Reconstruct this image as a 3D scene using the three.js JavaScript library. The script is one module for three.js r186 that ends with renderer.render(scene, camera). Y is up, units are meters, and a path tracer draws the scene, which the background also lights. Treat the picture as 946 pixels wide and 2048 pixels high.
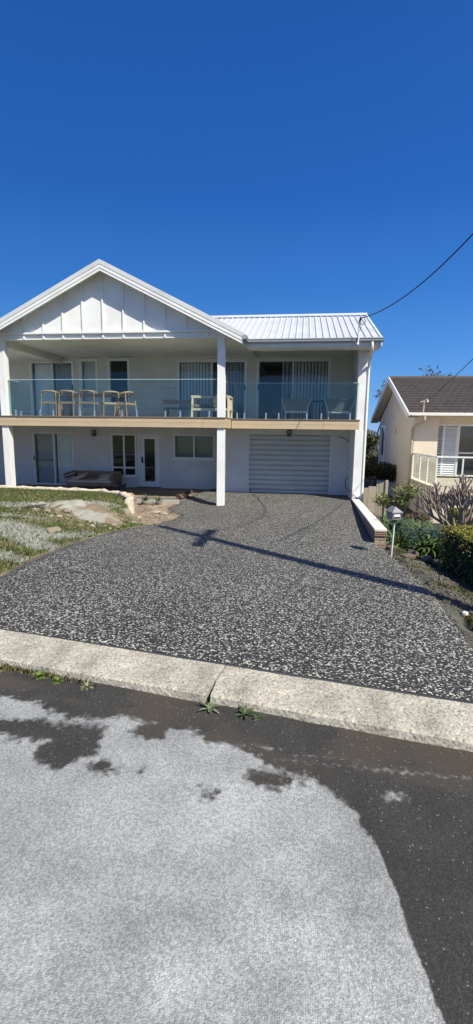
import * as THREE from 'three';
import { mergeGeometries, toCreasedNormals } from 'three/addons/utils/BufferGeometryUtils.js';
import { RoundedBoxGeometry } from 'three/addons/geometries/RoundedBoxGeometry.js';

// ---------------------------------------------------------------- camera, sky, sun, exposure
const scene = new THREE.Scene();
const R = Math.PI / 180;
const camera = new THREE.PerspectiveCamera(2 * Math.atan(1024 / 960) / R, 473 / 1024, 0.05, 3000);
camera.position.set(0, 1.65, 0);
camera.rotation.order = 'YXZ';
camera.rotation.set(-9.27 * R, 7.4 * R, 0.72 * R);

const EXPOSURE = 1.35;
const lin = (r, g, b) => new THREE.Color().setRGB(r, g, b);
const SUN = new THREE.Vector3(1, 1.45, 0.92).normalize();
function skyTexture() {
  const W = 1024, H = 512, d = new Float32Array(W * H * 4);
  const stops = [[0, 0.36, 0.58, 0.92], [4, 0.19, 0.47, 0.93], [9, 0.098, 0.34, 0.85], [15, 0.052, 0.235, 0.71],
    [24, 0.026, 0.15, 0.555], [40, 0.018, 0.105, 0.43], [90, 0.014, 0.08, 0.35]];
  for (let j = 0; j < H; j++) {
    const el = ((j + 0.5) / H - 0.5) * 180;
    let c;
    if (el <= 0) c = [0.30, 0.42, 0.6];
    else {
      let k = 0; while (k < stops.length - 2 && stops[k + 1][0] < el) k++;
      const a = stops[k], b = stops[k + 1], t = (el - a[0]) / (b[0] - a[0]);
      c = [1, 2, 3].map((i) => a[i] + (b[i] - a[i]) * t);
    }
    for (let i = 0; i < W; i++) {
      const az = ((i + 0.5) / W - 0.5) * 2 * Math.PI;
      const ce = Math.cos(el * R), x = Math.cos(az) * ce, z = Math.sin(az) * ce, y = Math.sin(el * R);
      const cs = Math.max(0, x * SUN.x + y * SUN.y + z * SUN.z);
      const g = 0.10 * Math.pow(cs, 2) + 0.4 * Math.pow(cs, 16) + 2.0 * Math.pow(cs, 160), K = 0.71 + 0.09 * (x * 0.74 + z * 0.67);   // haze round the sun
      const o = (j * W + i) * 4;
      d[o] = c[0] * K + g; d[o + 1] = c[1] * K + g * 0.96; d[o + 2] = c[2] * K + g * 0.88; d[o + 3] = 1;
    }
  }
  const t = new THREE.DataTexture(d, W, H, THREE.RGBAFormat, THREE.FloatType);
  t.mapping = THREE.EquirectangularReflectionMapping; t.magFilter = t.minFilter = THREE.LinearFilter; t.needsUpdate = true;
  return t;
}
scene.background = scene.environment = skyTexture();
const sun = new THREE.DirectionalLight(lin(1, 0.95, 0.80), 4.9);
sun.position.copy(SUN).multiplyScalar(60).add(new THREE.Vector3(-2, 0, -12));
sun.target.position.set(-2, 0, -12); scene.add(sun, sun.target);
sun.castShadow = true; sun.shadow.mapSize.set(4096, 4096);
Object.assign(sun.shadow.camera, { left: -25, right: 25, top: 25, bottom: -25, near: 1, far: 140 });

// ---------------------------------------------------------------- helpers
let seed = 7;
function rnd() { seed = (seed + 0x6D2B79F5) | 0; let t = Math.imul(seed ^ (seed >>> 15), 1 | seed); t = (t + Math.imul(t ^ (t >>> 7), 61 | t)) ^ t; return ((t ^ (t >>> 14)) >>> 0) / 4294967296; }
const rr = (a, b) => a + (b - a) * rnd();
const lerp = (a, b, t) => a + (b - a) * t;
const clamp = (x, a = 0, b = 1) => Math.min(b, Math.max(a, x));
const ss = (a, b, x) => { const t = clamp((x - a) / (b - a)); return t * t * (3 - 2 * t); };
function h2(i, j, s = 0) { let h = Math.imul(i | 0, 374761393) + Math.imul(j | 0, 668265263) + Math.imul(s | 0, 1274126177); h = Math.imul(h ^ (h >>> 13), 1274126177); return ((h ^ (h >>> 16)) >>> 0) / 4294967296; }
function vn(x, y, s = 0, per = 0) {
  const i = Math.floor(x), j = Math.floor(y), fx = x - i, fy = y - j, u = fx * fx * (3 - 2 * fx), v = fy * fy * (3 - 2 * fy);
  const w = per ? (q) => ((q % per) + per) % per : (q) => q;
  const a = h2(w(i), w(j), s), b = h2(w(i + 1), w(j), s), c = h2(w(i), w(j + 1), s), d = h2(w(i + 1), w(j + 1), s);
  return a + (b - a) * u + (c - a) * v + (a - b - c + d) * u * v;
}
function fbm(x, y, s = 0, oct = 4) { let a = 0, k = 0.5; for (let o = 0; o < oct; o++) { a += k * vn(x, y, s + o); x *= 2.03; y *= 2.03; k *= 0.5; } return a / (1 - Math.pow(0.5, oct)); }
function fbmT(x, y, per, s = 0, oct = 4) { let a = 0, k = 0.5; for (let o = 0; o < oct; o++) { a += k * vn(x, y, s + o, per); x *= 2; y *= 2; per *= 2; k *= 0.5; } return a / (1 - Math.pow(0.5, oct)); }

const toS = (l) => (l <= 0.0031308 ? l * 12.92 : 1.055 * Math.pow(l, 1 / 2.4) - 0.055);
function tex(W, H, fn, { srgb = true, wrap = THREE.RepeatWrapping } = {}) {          // fn(u, v, px, py) -> linear [r, g, b]
  const d = new Uint8Array(W * H * 4);
  for (let j = 0; j < H; j++) for (let i = 0; i < W; i++) {
    const c = fn(i / W, j / H, i, j), o = (j * W + i) * 4;
    for (let k = 0; k < 3; k++) d[o + k] = clamp(srgb ? toS(clamp(c[k])) : c[k]) * 255;
    d[o + 3] = 255;
  }
  const t = new THREE.DataTexture(d, W, H, THREE.RGBAFormat, THREE.UnsignedByteType);
  if (srgb) t.colorSpace = THREE.SRGBColorSpace;
  t.wrapS = t.wrapT = wrap; t.magFilter = THREE.LinearFilter; t.minFilter = THREE.LinearMipmapLinearFilter; t.generateMipmaps = true; t.needsUpdate = true;
  return t;
}
const rep = (t, x, y = x) => { t.repeat.set(x, y); return t; };
function mat(r, g, b, rough = 0.6, o = {}) { return new THREE.MeshStandardMaterial({ color: lin(r, g, b), roughness: rough, side: THREE.DoubleSide, ...o }); }
const white1 = [1, 1, 1];
// weathered tint textures (multiplied with a base colour), uv in metres
const tGrime = rep(tex(512, 512, (u, v) => { const n = fbmT(u * 6, v * 6, 6, 3, 5), f = fbmT(u * 64, v * 64, 64, 9, 2); const k = 0.82 + 0.24 * n + 0.05 * (f - 0.5); return [k, k * lerp(0.985, 1, n), k * lerp(0.96, 1, n)]; }), 1 / 3);
const tFine = rep(tex(256, 256, (u, v) => { const n = fbmT(u * 24, v * 24, 24, 21, 4); return [n, n, n]; }, { srgb: false }), 1 / 0.4);
const tWood = rep(tex(512, 256, (u, v) => {
  const g = fbmT(u * 3, v * 40, 3, 5, 3) * 0.6 + vn(u * 8, v * 90, 6, 0) * 0.4, l = fbmT(u * 2, v * 6, 2, 8, 3);
  const k = 0.72 + 0.36 * (0.6 * g + 0.4 * l); return [k, k * 0.97, k * 0.92];
}), 1 / 1.3, 1 / 0.5);
const M = {
  white: mat(0.80, 0.80, 0.785, 0.5, { map: tGrime }),
  white2: mat(0.74, 0.745, 0.74, 0.45, { map: tGrime }),
  render: mat(0.63, 0.63, 0.625, 0.85, { map: tGrime, bumpMap: tFine, bumpScale: 0.002 }),
  board: mat(0.66, 0.66, 0.61, 0.6, { map: tGrime }),
  soffit: mat(0.76, 0.75, 0.69, 0.7, { map: tGrime }),
  frame: mat(0.72, 0.73, 0.73, 0.35),
  shutter: mat(0.70, 0.72, 0.73, 0.5),
  roof: mat(0.62, 0.64, 0.66, 0.38, { map: tGrime, metalness: 0.1 }),
  gutter: mat(0.30, 0.32, 0.34, 0.4),
  capping: mat(0.62, 0.635, 0.64, 0.4, { map: tGrime }),
  wood: mat(0.56, 0.445, 0.30, 0.55, { map: tWood }),
  woodDark: mat(0.27, 0.18, 0.115, 0.6, { map: tWood }),
  chairWood: mat(0.36, 0.25, 0.155, 0.5, { map: tWood }),
  chairWood2: mat(0.30, 0.22, 0.15, 0.5, { map: tWood }),
  cream: mat(0.62, 0.54, 0.40, 0.5, { map: tGrime }),
  deckEdge: mat(0.20, 0.16, 0.125, 0.6, { map: tWood }),
  dark: mat(0.02, 0.02, 0.022, 0.5),
  darkGrey: mat(0.06, 0.065, 0.075, 0.5),
  steel: mat(0.62, 0.63, 0.64, 0.3, { metalness: 0.85 }),
  interior: mat(0.20, 0.20, 0.20, 0.9),
  blind: mat(0.85, 0.86, 0.86, 0.8),
  blindDark: mat(0.42, 0.44, 0.46, 0.8),
  sheer: mat(0.60, 0.62, 0.62, 0.9),
  garage: mat(0.48, 0.50, 0.485, 0.5, { map: tGrime }),
  pane: new THREE.MeshPhysicalMaterial({ color: lin(0.93, 0.96, 0.97), roughness: 0.02, transmission: 1, thickness: 0, ior: 1.36, side: THREE.DoubleSide }),
  rail: new THREE.MeshPhysicalMaterial({ color: lin(0.87, 0.935, 0.935), roughness: 0.02, transmission: 1, thickness: 0, ior: 1.32, side: THREE.DoubleSide }),
  railEdge: mat(0.42, 0.62, 0.60, 0.25),
  frost: new THREE.MeshPhysicalMaterial({ color: lin(0.86, 0.9, 0.9), roughness: 0.05, transmission: 1, thickness: 0, ior: 1.5, side: THREE.DoubleSide }),
  obscure: mat(0.13, 0.15, 0.15, 0.12),
  sling: mat(0.15, 0.155, 0.16, 0.8),
  alu: mat(0.46, 0.465, 0.46, 0.4),
  cushion: mat(0.42, 0.37, 0.31, 0.9, { map: tGrime }),
  nWall: mat(0.66, 0.585, 0.475, 0.85, { map: tGrime, bumpMap: tFine, bumpScale: 0.002 }),
  nTrim: mat(0.60, 0.52, 0.41, 0.7, { map: tGrime }),
  cable: mat(0.018, 0.018, 0.02, 0.6),
  black: mat(0.012, 0.012, 0.013, 0.35),
  post: mat(0.12, 0.09, 0.065, 0.85, { map: tWood }),
};

const taken = {};
function numbered(n) { const k = (taken[n] = (taken[n] ?? -1) + 1); return k ? n + '_' + String(k).padStart(3, '0') : n; }
function tag(o, label, category, group) { o.userData.label = label; o.userData.category = category; if (group) o.userData.group = group; return o; }
function thing(name, label, category, [x, y, z] = [0, 0, 0], group) {
  const o = new THREE.Group(); o.name = numbered(name); o.position.set(x, y, z); scene.add(o); tag(o, label, category, group); o.userData.base = undefined; delete o.userData.base;
  return o;
}
function merged(g) {
  if (!Array.isArray(g)) return g;
  const l = g.map((q) => (q.index ? q.toNonIndexed() : q)); for (const q of l) { for (const k of Object.keys(q.attributes)) if (!['position', 'normal', 'uv'].includes(k)) q.deleteAttribute(k); }
  return mergeGeometries(l, false);
}
const worldOf = (o) => { const p = new THREE.Vector3(); for (let q = o; q && q !== scene; q = q.parent) p.add(q.position); return p; };
// part: geometry given in world metres, hung under parent (whose chain carries translations only)
function part(name, g, m, parent, label) {
  let geo = merged(g); const p = worldOf(parent); if (p.lengthSq()) geo = geo.clone().translate(-p.x, -p.y, -p.z);
  const o = new THREE.Mesh(geo, m); o.name = name; o.castShadow = o.receiveShadow = true; parent.add(o); if (label) o.userData.label = label; return o;
}
// local part: geometry already in the thing's own frame
function lpart(name, g, m, parent) { const o = new THREE.Mesh(merged(g), m); o.name = name; o.castShadow = o.receiveShadow = true; parent.add(o); return o; }
function structure(name, g, m) { const o = new THREE.Mesh(merged(g), m); o.name = name; o.userData.kind = 'structure'; o.castShadow = o.receiveShadow = true; scene.add(o); return o; }
function copy(o, label) { const c = o.clone(); c.name = numbered(o.name.replace(/_\d{3}$/, '')); scene.add(c); c.userData = { ...o.userData }; if (label) c.userData.label = label; return c; }

function uvWorld(g) {                                   // box-projected uv in metres
  if (g.index) g = g.toNonIndexed();
  const p = g.attributes.position, n = g.attributes.normal, uv = new Float32Array(p.count * 2);
  for (let i = 0; i < p.count; i++) {
    const ax = Math.abs(n.getX(i)), ay = Math.abs(n.getY(i)), az = Math.abs(n.getZ(i)), x = p.getX(i), y = p.getY(i), z = p.getZ(i);
    if (az >= ax && az >= ay) { uv[2 * i] = x; uv[2 * i + 1] = y; } else if (ax >= ay) { uv[2 * i] = z; uv[2 * i + 1] = y; } else { uv[2 * i] = x; uv[2 * i + 1] = z; }
  }
  g.setAttribute('uv', new THREE.BufferAttribute(uv, 2)); return g;
}
function box(x0, x1, y0, y1, z0, z1) { const g = new THREE.BoxGeometry(x1 - x0, y1 - y0, z1 - z0).translate((x0 + x1) / 2, (y0 + y1) / 2, (z0 + z1) / 2); return uvWorld(g); }
function rbox(x0, x1, y0, y1, z0, z1, r = 0.008, seg = 2) { const g = new RoundedBoxGeometry(x1 - x0, y1 - y0, z1 - z0, seg, r).translate((x0 + x1) / 2, (y0 + y1) / 2, (z0 + z1) / 2); return uvWorld(g); }
function hexa(p) {                                       // 8 corners: bottom 4 (ccw from above), top 4
  const f = [[0, 3, 2, 1], [4, 5, 6, 7], [0, 1, 5, 4], [1, 2, 6, 5], [2, 3, 7, 6], [3, 0, 4, 7]], v = [];
  for (const [a, b, c, d] of f) v.push(...p[a], ...p[b], ...p[c], ...p[a], ...p[c], ...p[d]);
  const g = new THREE.BufferGeometry(); g.setAttribute('position', new THREE.BufferAttribute(new Float32Array(v), 3)); g.computeVertexNormals(); return uvWorld(g);
}
function prism(pts, z0, z1) {                             // outline in xy, extruded along z
  const s = new THREE.Shape(pts.map(([x, y]) => new THREE.Vector2(x, y)));
  return uvWorld(new THREE.ExtrudeGeometry(s, { depth: z1 - z0, bevelEnabled: false }).translate(0, 0, z0));
}
function wallHoles(x0, x1, y0, y1, z0, z1, holes) {
  const s = new THREE.Shape([[x0, y0], [x1, y0], [x1, y1], [x0, y1]].map(([x, y]) => new THREE.Vector2(x, y)));
  for (const [a, b, c, d] of holes) s.holes.push(new THREE.Path([[a, c], [a, d], [b, d], [b, c]].map(([x, y]) => new THREE.Vector2(x, y))));
  return uvWorld(new THREE.ExtrudeGeometry(s, { depth: z1 - z0, bevelEnabled: false }).translate(0, 0, z0));
}
const V = (x, y, z) => new THREE.Vector3(x, y, z);
function bar(a, b, w, d = w) {                            // rectangular bar between two points
  a = V(...a); b = V(...b); const L = a.distanceTo(b), g = new THREE.BoxGeometry(w, L, d);
  g.applyQuaternion(new THREE.Quaternion().setFromUnitVectors(V(0, 1, 0), b.clone().sub(a).normalize())); return g.translate((a.x + b.x) / 2, (a.y + b.y) / 2, (a.z + b.z) / 2);
}
function rod(a, b, r0, r1 = r0, n = 8) {
  a = V(...a); b = V(...b); const L = a.distanceTo(b), g = new THREE.CylinderGeometry(r1, r0, L, n);
  g.applyQuaternion(new THREE.Quaternion().setFromUnitVectors(V(0, 1, 0), b.clone().sub(a).normalize())); return g.translate((a.x + b.x) / 2, (a.y + b.y) / 2, (a.z + b.z) / 2);
}
function tube(pts, r, n = 24, k = 6) { return new THREE.TubeGeometry(new THREE.CatmullRomCurve3(pts.map((p) => V(...p))), n, r, k); }
function taperTube(pts, r0, r1, n = 10, k = 6) {
  const c = new THREE.CatmullRomCurve3(pts.map((p) => V(...p))), g = new THREE.TubeGeometry(c, n, 1, k), P = g.attributes.position;
  for (let i = 0; i <= n; i++) { const q = c.getPointAt(i / n), r = lerp(r0, r1, i / n); for (let j = 0; j <= k; j++) { const o = i * (k + 1) + j; P.setXYZ(o, q.x + (P.getX(o) - q.x) * r, q.y + (P.getY(o) - q.y) * r, q.z + (P.getZ(o) - q.z) * r); } }
  g.computeVertexNormals(); return g;
}
function rock(x, y, z, sx, sy, sz) {
  const g = new THREE.IcosahedronGeometry(1, 2), P = g.attributes.position, s = Math.floor(rr(0, 9999));
  for (let i = 0; i < P.count; i++) { const a = P.getX(i), b = P.getY(i), c = P.getZ(i), k = 0.72 + 0.5 * vn(a * 1.7 + 9, b * 1.7 + c * 2.3 + 20, s); P.setXYZ(i, a * k * sx, b * k * sy, c * k * sz); }
  g.computeVertexNormals(); g.rotateY(rr(0, 6)); return g.translate(x, y, z);
}

// ---------------------------------------------------------------- the lie of the land
const zk = (x) => -2.975 + 0.167 * x;                     // back edge of the kerb
const pl = (tab) => (z) => { let k = 0; while (k < tab.length - 2 && tab[k + 1][0] > z) k++; const [a, p] = tab[k], [b, q] = tab[k + 1]; return lerp(p, q, clamp((z - a) / (b - a))); };
const xL = pl([[-3, -3.05], [-3.7, -3.2], [-5, -3.42], [-6, -3.58], [-7.6, -3.69], [-8.4, -3.56], [-9.2, -3.34], [-10.1, -3.03], [-11, -2.92], [-12.0, -2.96], [-12.35, -3.1], [-12.9, -3.5], [-13.6, -3.78], [-14.1, -3.8], [-14.8, -3.7], [-16.0, -3.43], [-16.9, -3.3]]);
const xR = pl([[-2, 1.36], [-3.8, 1.42], [-4.8, 1.51], [-5.5, 1.57], [-7, 1.55], [-8.0, 1.5], [-8.8, 1.4], [-9.2, 1.43], [-12.4, 1.56], [-15.3, 1.68], [-17, 1.7]]);
function Yd(x, z) {
  const s = Math.max(0, -3.05 + 0.235 * x - z);
  let y = -0.42 + 0.5 * Math.exp(-s / 4.5);
  y -= 0.055 * Math.max(0, -x) * ss(5, 10, s) * (1 - ss(14.3, 16, -z));
  return y;
}
// edge of the raised lawn towards the patio
const zw = pl2([[-14, -13.45], [-9, -13.4], [-7, -13.3], [-5.6, -13.05], [-4.9, -12.7], [-4.45, -12.1], [-4.2, -11.4], [-3.9, -10.6], [-3.3, -10.2], [-2, -9.9]]);
function pl2(tab) { return (x) => { let k = 0; while (k < tab.length - 2 && tab[k + 1][0] < x) k++; const [a, p] = tab[k], [b, q] = tab[k + 1]; return lerp(p, q, clamp((x - a) / (b - a))); }; }
function lawnY(x, z) {
  const d = Math.max(0, xL(z) - x), e = Yd(xL(z), z) - 0.015, n = fbm(x * 1.3, z * 1.3, 31, 3) - 0.5;
  let y = lerp(e, -0.045 + 0.02 * ss(9, 12, -z) - 0.03 * ss(12.2, 13.2, -z), ss(0, 2.0, d)) + 0.07 * n * ss(0, 0.6, d);
  if (z > -3.9) y = lerp(y, 0.075, ss(-3.9, -3.5, z));
  return y;
}
function G(x, z) {
  const k = zk(x);
  if (z > k - 0.02) return -0.12;
  const l = xL(z), r = xR(z);
  if (x > l && x < r) { const m = Math.min(x - l, r - x); return Yd(x, z) - lerp(0.012, 0.06, ss(0, 0.1, m)); }
  if (x >= r) {                                            // verge and the neighbour's lower ground
    const d = x - r, base = Yd(r, z) - 0.03 - 0.035 * ss(0, 0.25, d);
    let y = base - 0.20 * ss(0.15, 1.1, d) - 0.22 * ss(9, 14, -z) * ss(0.2, 1.0, d) - 0.45 * ss(11, 16.5, -z) * ss(0.3, 2.5, d);
    y += 0.06 * (fbm(x * 2.2, z * 2.2, 71, 3) - 0.5) + 0.03 * (fbm(x * 8, z * 8, 74, 2) - 0.5);
    y -= 0.10 * Math.exp(-Math.pow((d - 0.07 - 0.10 * vn(z * 1.7, 2, 6)) / 0.05, 2)) * ss(0.3, 0.5, vn(z * 1.5, 4, 9)) * ss(4.2, 5, -z);
    if (z > -3.4) y = lerp(y, 0.06, ss(-3.4, -3.0, z));
    return y;
  }
  const w = z - zw(x), hard = x < -4.15;
  const lw = hard ? ss(-0.12, 0.06, w) : ss(-0.9, 0.7, w);
  const pit = Math.min(-0.44, Yd(l, z) - 0.02) + 0.05 * (fbm(x * 2.5, z * 2.5, 41, 3) - 0.5);
  const e = clamp((l - x) / 0.5), low = z < -12.2 ? pit : lerp(Yd(l, z) - 0.02, pit, ss(0, 1, e));
  return lerp(low, lawnY(x, z), lw);
}

// ---------------------------------------------------------------- ground sheet
function sandMask(x, z) {                                  // pale concrete dust on the lawn
  const blob = (cx, cz, rx, rz, a = 0) => { const c = Math.cos(a), s = Math.sin(a), dx = x - cx, dz = z - cz, u = (dx * c + dz * s) / rx, v = (-dx * s + dz * c) / rz; return Math.exp(-(u * u + v * v)); };
  let m = 1.05 * blob(-5.05, -8.0, 1.0, 0.34, 0.25) + 0.8 * blob(-6.2, -10.2, 1.2, 0.5) + 0.7 * blob(-4.9, -10.9, 1.0, 0.3) + 0.6 * blob(-3.9, -8.3, 0.6, 0.4) + 1.0 * blob(-4.15, -7.1, 0.75, 0.28, 0.5) + 0.9 * blob(-5.9, -8.9, 1.1, 0.22, 0.1) + 0.8 * blob(-4.3, -6.2, 0.9, 0.3, 0.3) + 0.8 * blob(-6.4, -7.6, 1.2, 0.5);
  m *= 0.3 + 0.75 * fbm(x * 2.0, z * 3.4, 51, 4) + 0.6 * fbm(x * 9, z * 11, 52, 3);
  return ss(0.24, 0.72, m);
}
function dirtMask(x, z) {
  const w = z - zw(x);
  let m = x < -4.15 ? ss(0.05, -0.1, w) : ss(0.9, -0.2, w + 0.7 * (fbm(x * 2, z * 2, 61, 3) - 0.5));
  const d = xL(z) - x; m = Math.max(m, ss(0.2, 0.02, d + 0.12 * (fbm(x * 4, z * 4, 62) - 0.5)));
  return m;
}
const NX0 = -12, NX1 = 8, NZ0 = -19, NZ1 = -2;
const tGround = tex(1400, 1190, (u, v) => {
  const x = lerp(NX0, NX1, u), z = lerp(NZ0, NZ1, v), n = fbm(x * 3, z * 3, 11, 4), f = vn(x * 60, z * 60, 12), f2 = vn(x * 25, z * 25, 13), r = xR(z);
  let c;
  if (x > (xL(z) + r) / 2) {
    const d = x - r, k = 0.7 + 0.6 * f * f2 + 0.25 * n;
    c = [0.100 * k, 0.098 * k, 0.076 * k];                                    // grey-brown silt
    const soil = ss(0.5, 0.75, fbm(x * 1.7, z * 1.7, 15, 4) + 0.35 * ss(0.7, 1.4, d)); c = c.map((q, i) => lerp(q, [0.05, 0.038, 0.026][i] * k, soil));
    const gr = ss(0.4, 0.55, fbm(x * 2.2, z * 2.2, 17, 4)) * ss(0.18, 0.3, d) * ss(0.75, 0.5, d) * 0.6; c = c.map((q, i) => lerp(q, [0.13, 0.145, 0.05][i] * (0.6 + f), gr));
    if (z < -12) c = c.map((q, i) => lerp(q, [0.03, 0.027, 0.02][i], ss(-12, -14, z)));
  } else {
    const g = 0.75 + 0.5 * f;
    c = [0.145, 0.16, 0.06].map((q) => q * g);
    const bare = ss(0.5, 0.7, fbm(x * 1.6, z * 1.6, 18, 4)); c = c.map((q, i) => lerp(q, [0.17, 0.13, 0.075][i] * g, bare * 0.7));
    const sm = sandMask(x, z) * (0.75 + 0.3 * f2); c = c.map((q, i) => lerp(q, [0.36, 0.37, 0.335][i] * (0.65 + 0.5 * f), 0.85 * clamp(sm)));
    const dm = dirtMask(x, z), k = 0.65 + 0.5 * n + 0.35 * f * f2;
    const pale = ss(0.36, 0.72, 0.6 * fbm(x * 1.9 + 4, z * 2.6, 19, 5) + 0.4 * fbm(x * 9, z * 9, 20, 3));
    c = c.map((q, i) => lerp(q, lerp([0.20, 0.145, 0.095][i], [0.36, 0.30, 0.235][i], pale) * k, dm));
    if (x > -4.9 && dm > 0.3) { const dd = xL(z) - x; const wet = ss(0.22, 0.05, dd + 0.1 * (f2 - 0.5)) * ss(0.3, 0.55, vn(z * 2, 1, 5)); c = c.map((q, i) => lerp(q, [0.045, 0.034, 0.025][i], wet * 0.8)); }
  }
  return c;
}, { wrap: THREE.ClampToEdgeWrapping });
const tSoilBump = rep(tex(512, 512, (u, v) => { const n = 0.5 * fbmT(u * 16, v * 16, 16, 77, 5) + 0.5 * fbmT(u * 64, v * 64, 64, 78, 3); return [n, n, n]; }, { srgb: false }), 12, 10);
{
  const xs = [], zs = [];
  for (const x of [-900, -300, -120, -60, -35, -22, -16, -13.5]) xs.push(x); for (let x = NX0; x < NX1 - 0.01; x += 0.08) xs.push(x); for (const x of [8, 10, 14, 22, 35, 60, 120, 300, 900]) xs.push(x);
  for (const z of [-1500, -500, -200, -100, -60, -40, -30, -24, -21]) zs.push(z); for (let z = NZ0; z < NZ1 - 0.01; z += 0.08) zs.push(z); for (const z of [-2, -1, 2, 8, 20, 60, 300]) zs.push(z);
  const nx = xs.length, nz = zs.length, P = new Float32Array(nx * nz * 3), U = new Float32Array(nx * nz * 2), I = [];
  for (let j = 0; j < nz; j++) for (let i = 0; i < nx; i++) {
    const x = xs[i], z = zs[j], o = j * nx + i; let y = G(x, z);
    if (z < -18.5) y = lerp(y, -1.3, ss(-18.5, -24, z)); if (x > 9) y = lerp(y, -1.0, ss(9, 14, x));
    if (x > 8 || x < -12) { if (z > -4) y = -0.12; }
    P.set([x, y, z], o * 3); U.set([(x - NX0) / (NX1 - NX0), (z - NZ0) / (NZ1 - NZ0)], o * 2);
    if (i && j) { const a = o - nx - 1; I.push(a, o - 1, a + 1, a + 1, o - 1, o); }
  }
  const g = new THREE.BufferGeometry(); g.setAttribute('position', new THREE.BufferAttribute(P, 3)); g.setAttribute('uv', new THREE.BufferAttribute(U, 2)); g.setIndex(I); g.computeVertexNormals();
  structure('ground', g, mat(1, 1, 1, 0.95, { map: tGround, bumpMap: tSoilBump, bumpScale: 0.05 }));
}

// ---------------------------------------------------------------- road
function roadWet(x, z) {                                   // 1 = dark damp asphalt, 0 = pale dried slurry
  const n = (fbm(x * 3.2, z * 3.2, 91, 5) - 0.5), n2 = fbm(x * 14, z * 14, 92, 4) - 0.5;
  const edge = pl2([[-6, -2.95], [-2.6, -2.68], [-1.8, -2.56], [-1.57, -2.50], [-1.29, -2.44], [-1.1, -2.45], [-0.8, -2.46], [-0.58, -2.43], [-0.45, -2.36], [-0.21, -2.27], [-0.1, -2.2], [0.1, -2.16], [0.19, -2.08], [0.28, -1.96], [0.36, -1.78], [0.42, -1.4], [0.5, -0.9], [0.6, 0]])(x);
  let d = (z - edge) + 0.16 * n + 0.11 * n2;              // > 0 pale
  const hole = (cx, cz, rx, rz) => { const q = Math.hypot((x - cx) / rx, (z - cz) / rz); d = Math.min(d, (q - 1) * Math.min(rx, rz) + 0.16 * n + 0.10 * n2); };
  hole(-1.55, -2.31, 0.23, 0.075); hole(-1.14, -2.22, 0.135, 0.17); hole(-0.79, -2.38, 0.085, 0.085); hole(-0.13, -2.1, 0.12, 0.06); hole(-0.34, -1.99, 0.05, 0.04); hole(-0.96, -2.05, 0.10, 0.04); hole(-2.1, -2.35, 0.3, 0.1);
  const spot = (cx, cz, rx, rz) => { const q = Math.hypot((x - cx) / rx, (z - cz) / rz); d = Math.max(d, (1 - q) * Math.min(rx, rz) - 0.012 + 0.03 * n2 + 0.02 * n); };
  spot(0.48, -2.07, 0.045, 0.035); spot(-0.07, -2.33, 0.07, 0.006); spot(0.13, -2.29, 0.045, 0.005); spot(0.53, -2.24, 0.10, 0.004);
  return 1 - ss(-0.025, 0.04, d + 0.06 * (fbm(x * 40, z * 40, 93, 2) - 0.5));
}
const chips = (u, v, n, s) => { const x = u * n, y = v * n, i = Math.floor(x), j = Math.floor(y); let b = 9, id = 0; for (let q = -1; q < 2; q++) for (let p = -1; p < 2; p++) { const a = i + p, c = j + q, dx = a + 0.15 + 0.7 * h2(a, c, s) - x, dy = c + 0.15 + 0.7 * h2(a, c, s + 1) - y, e = dx * dx + dy * dy; if (e < b) { b = e; id = h2(a, c, s + 2); } } return [Math.sqrt(b), id]; };
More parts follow.
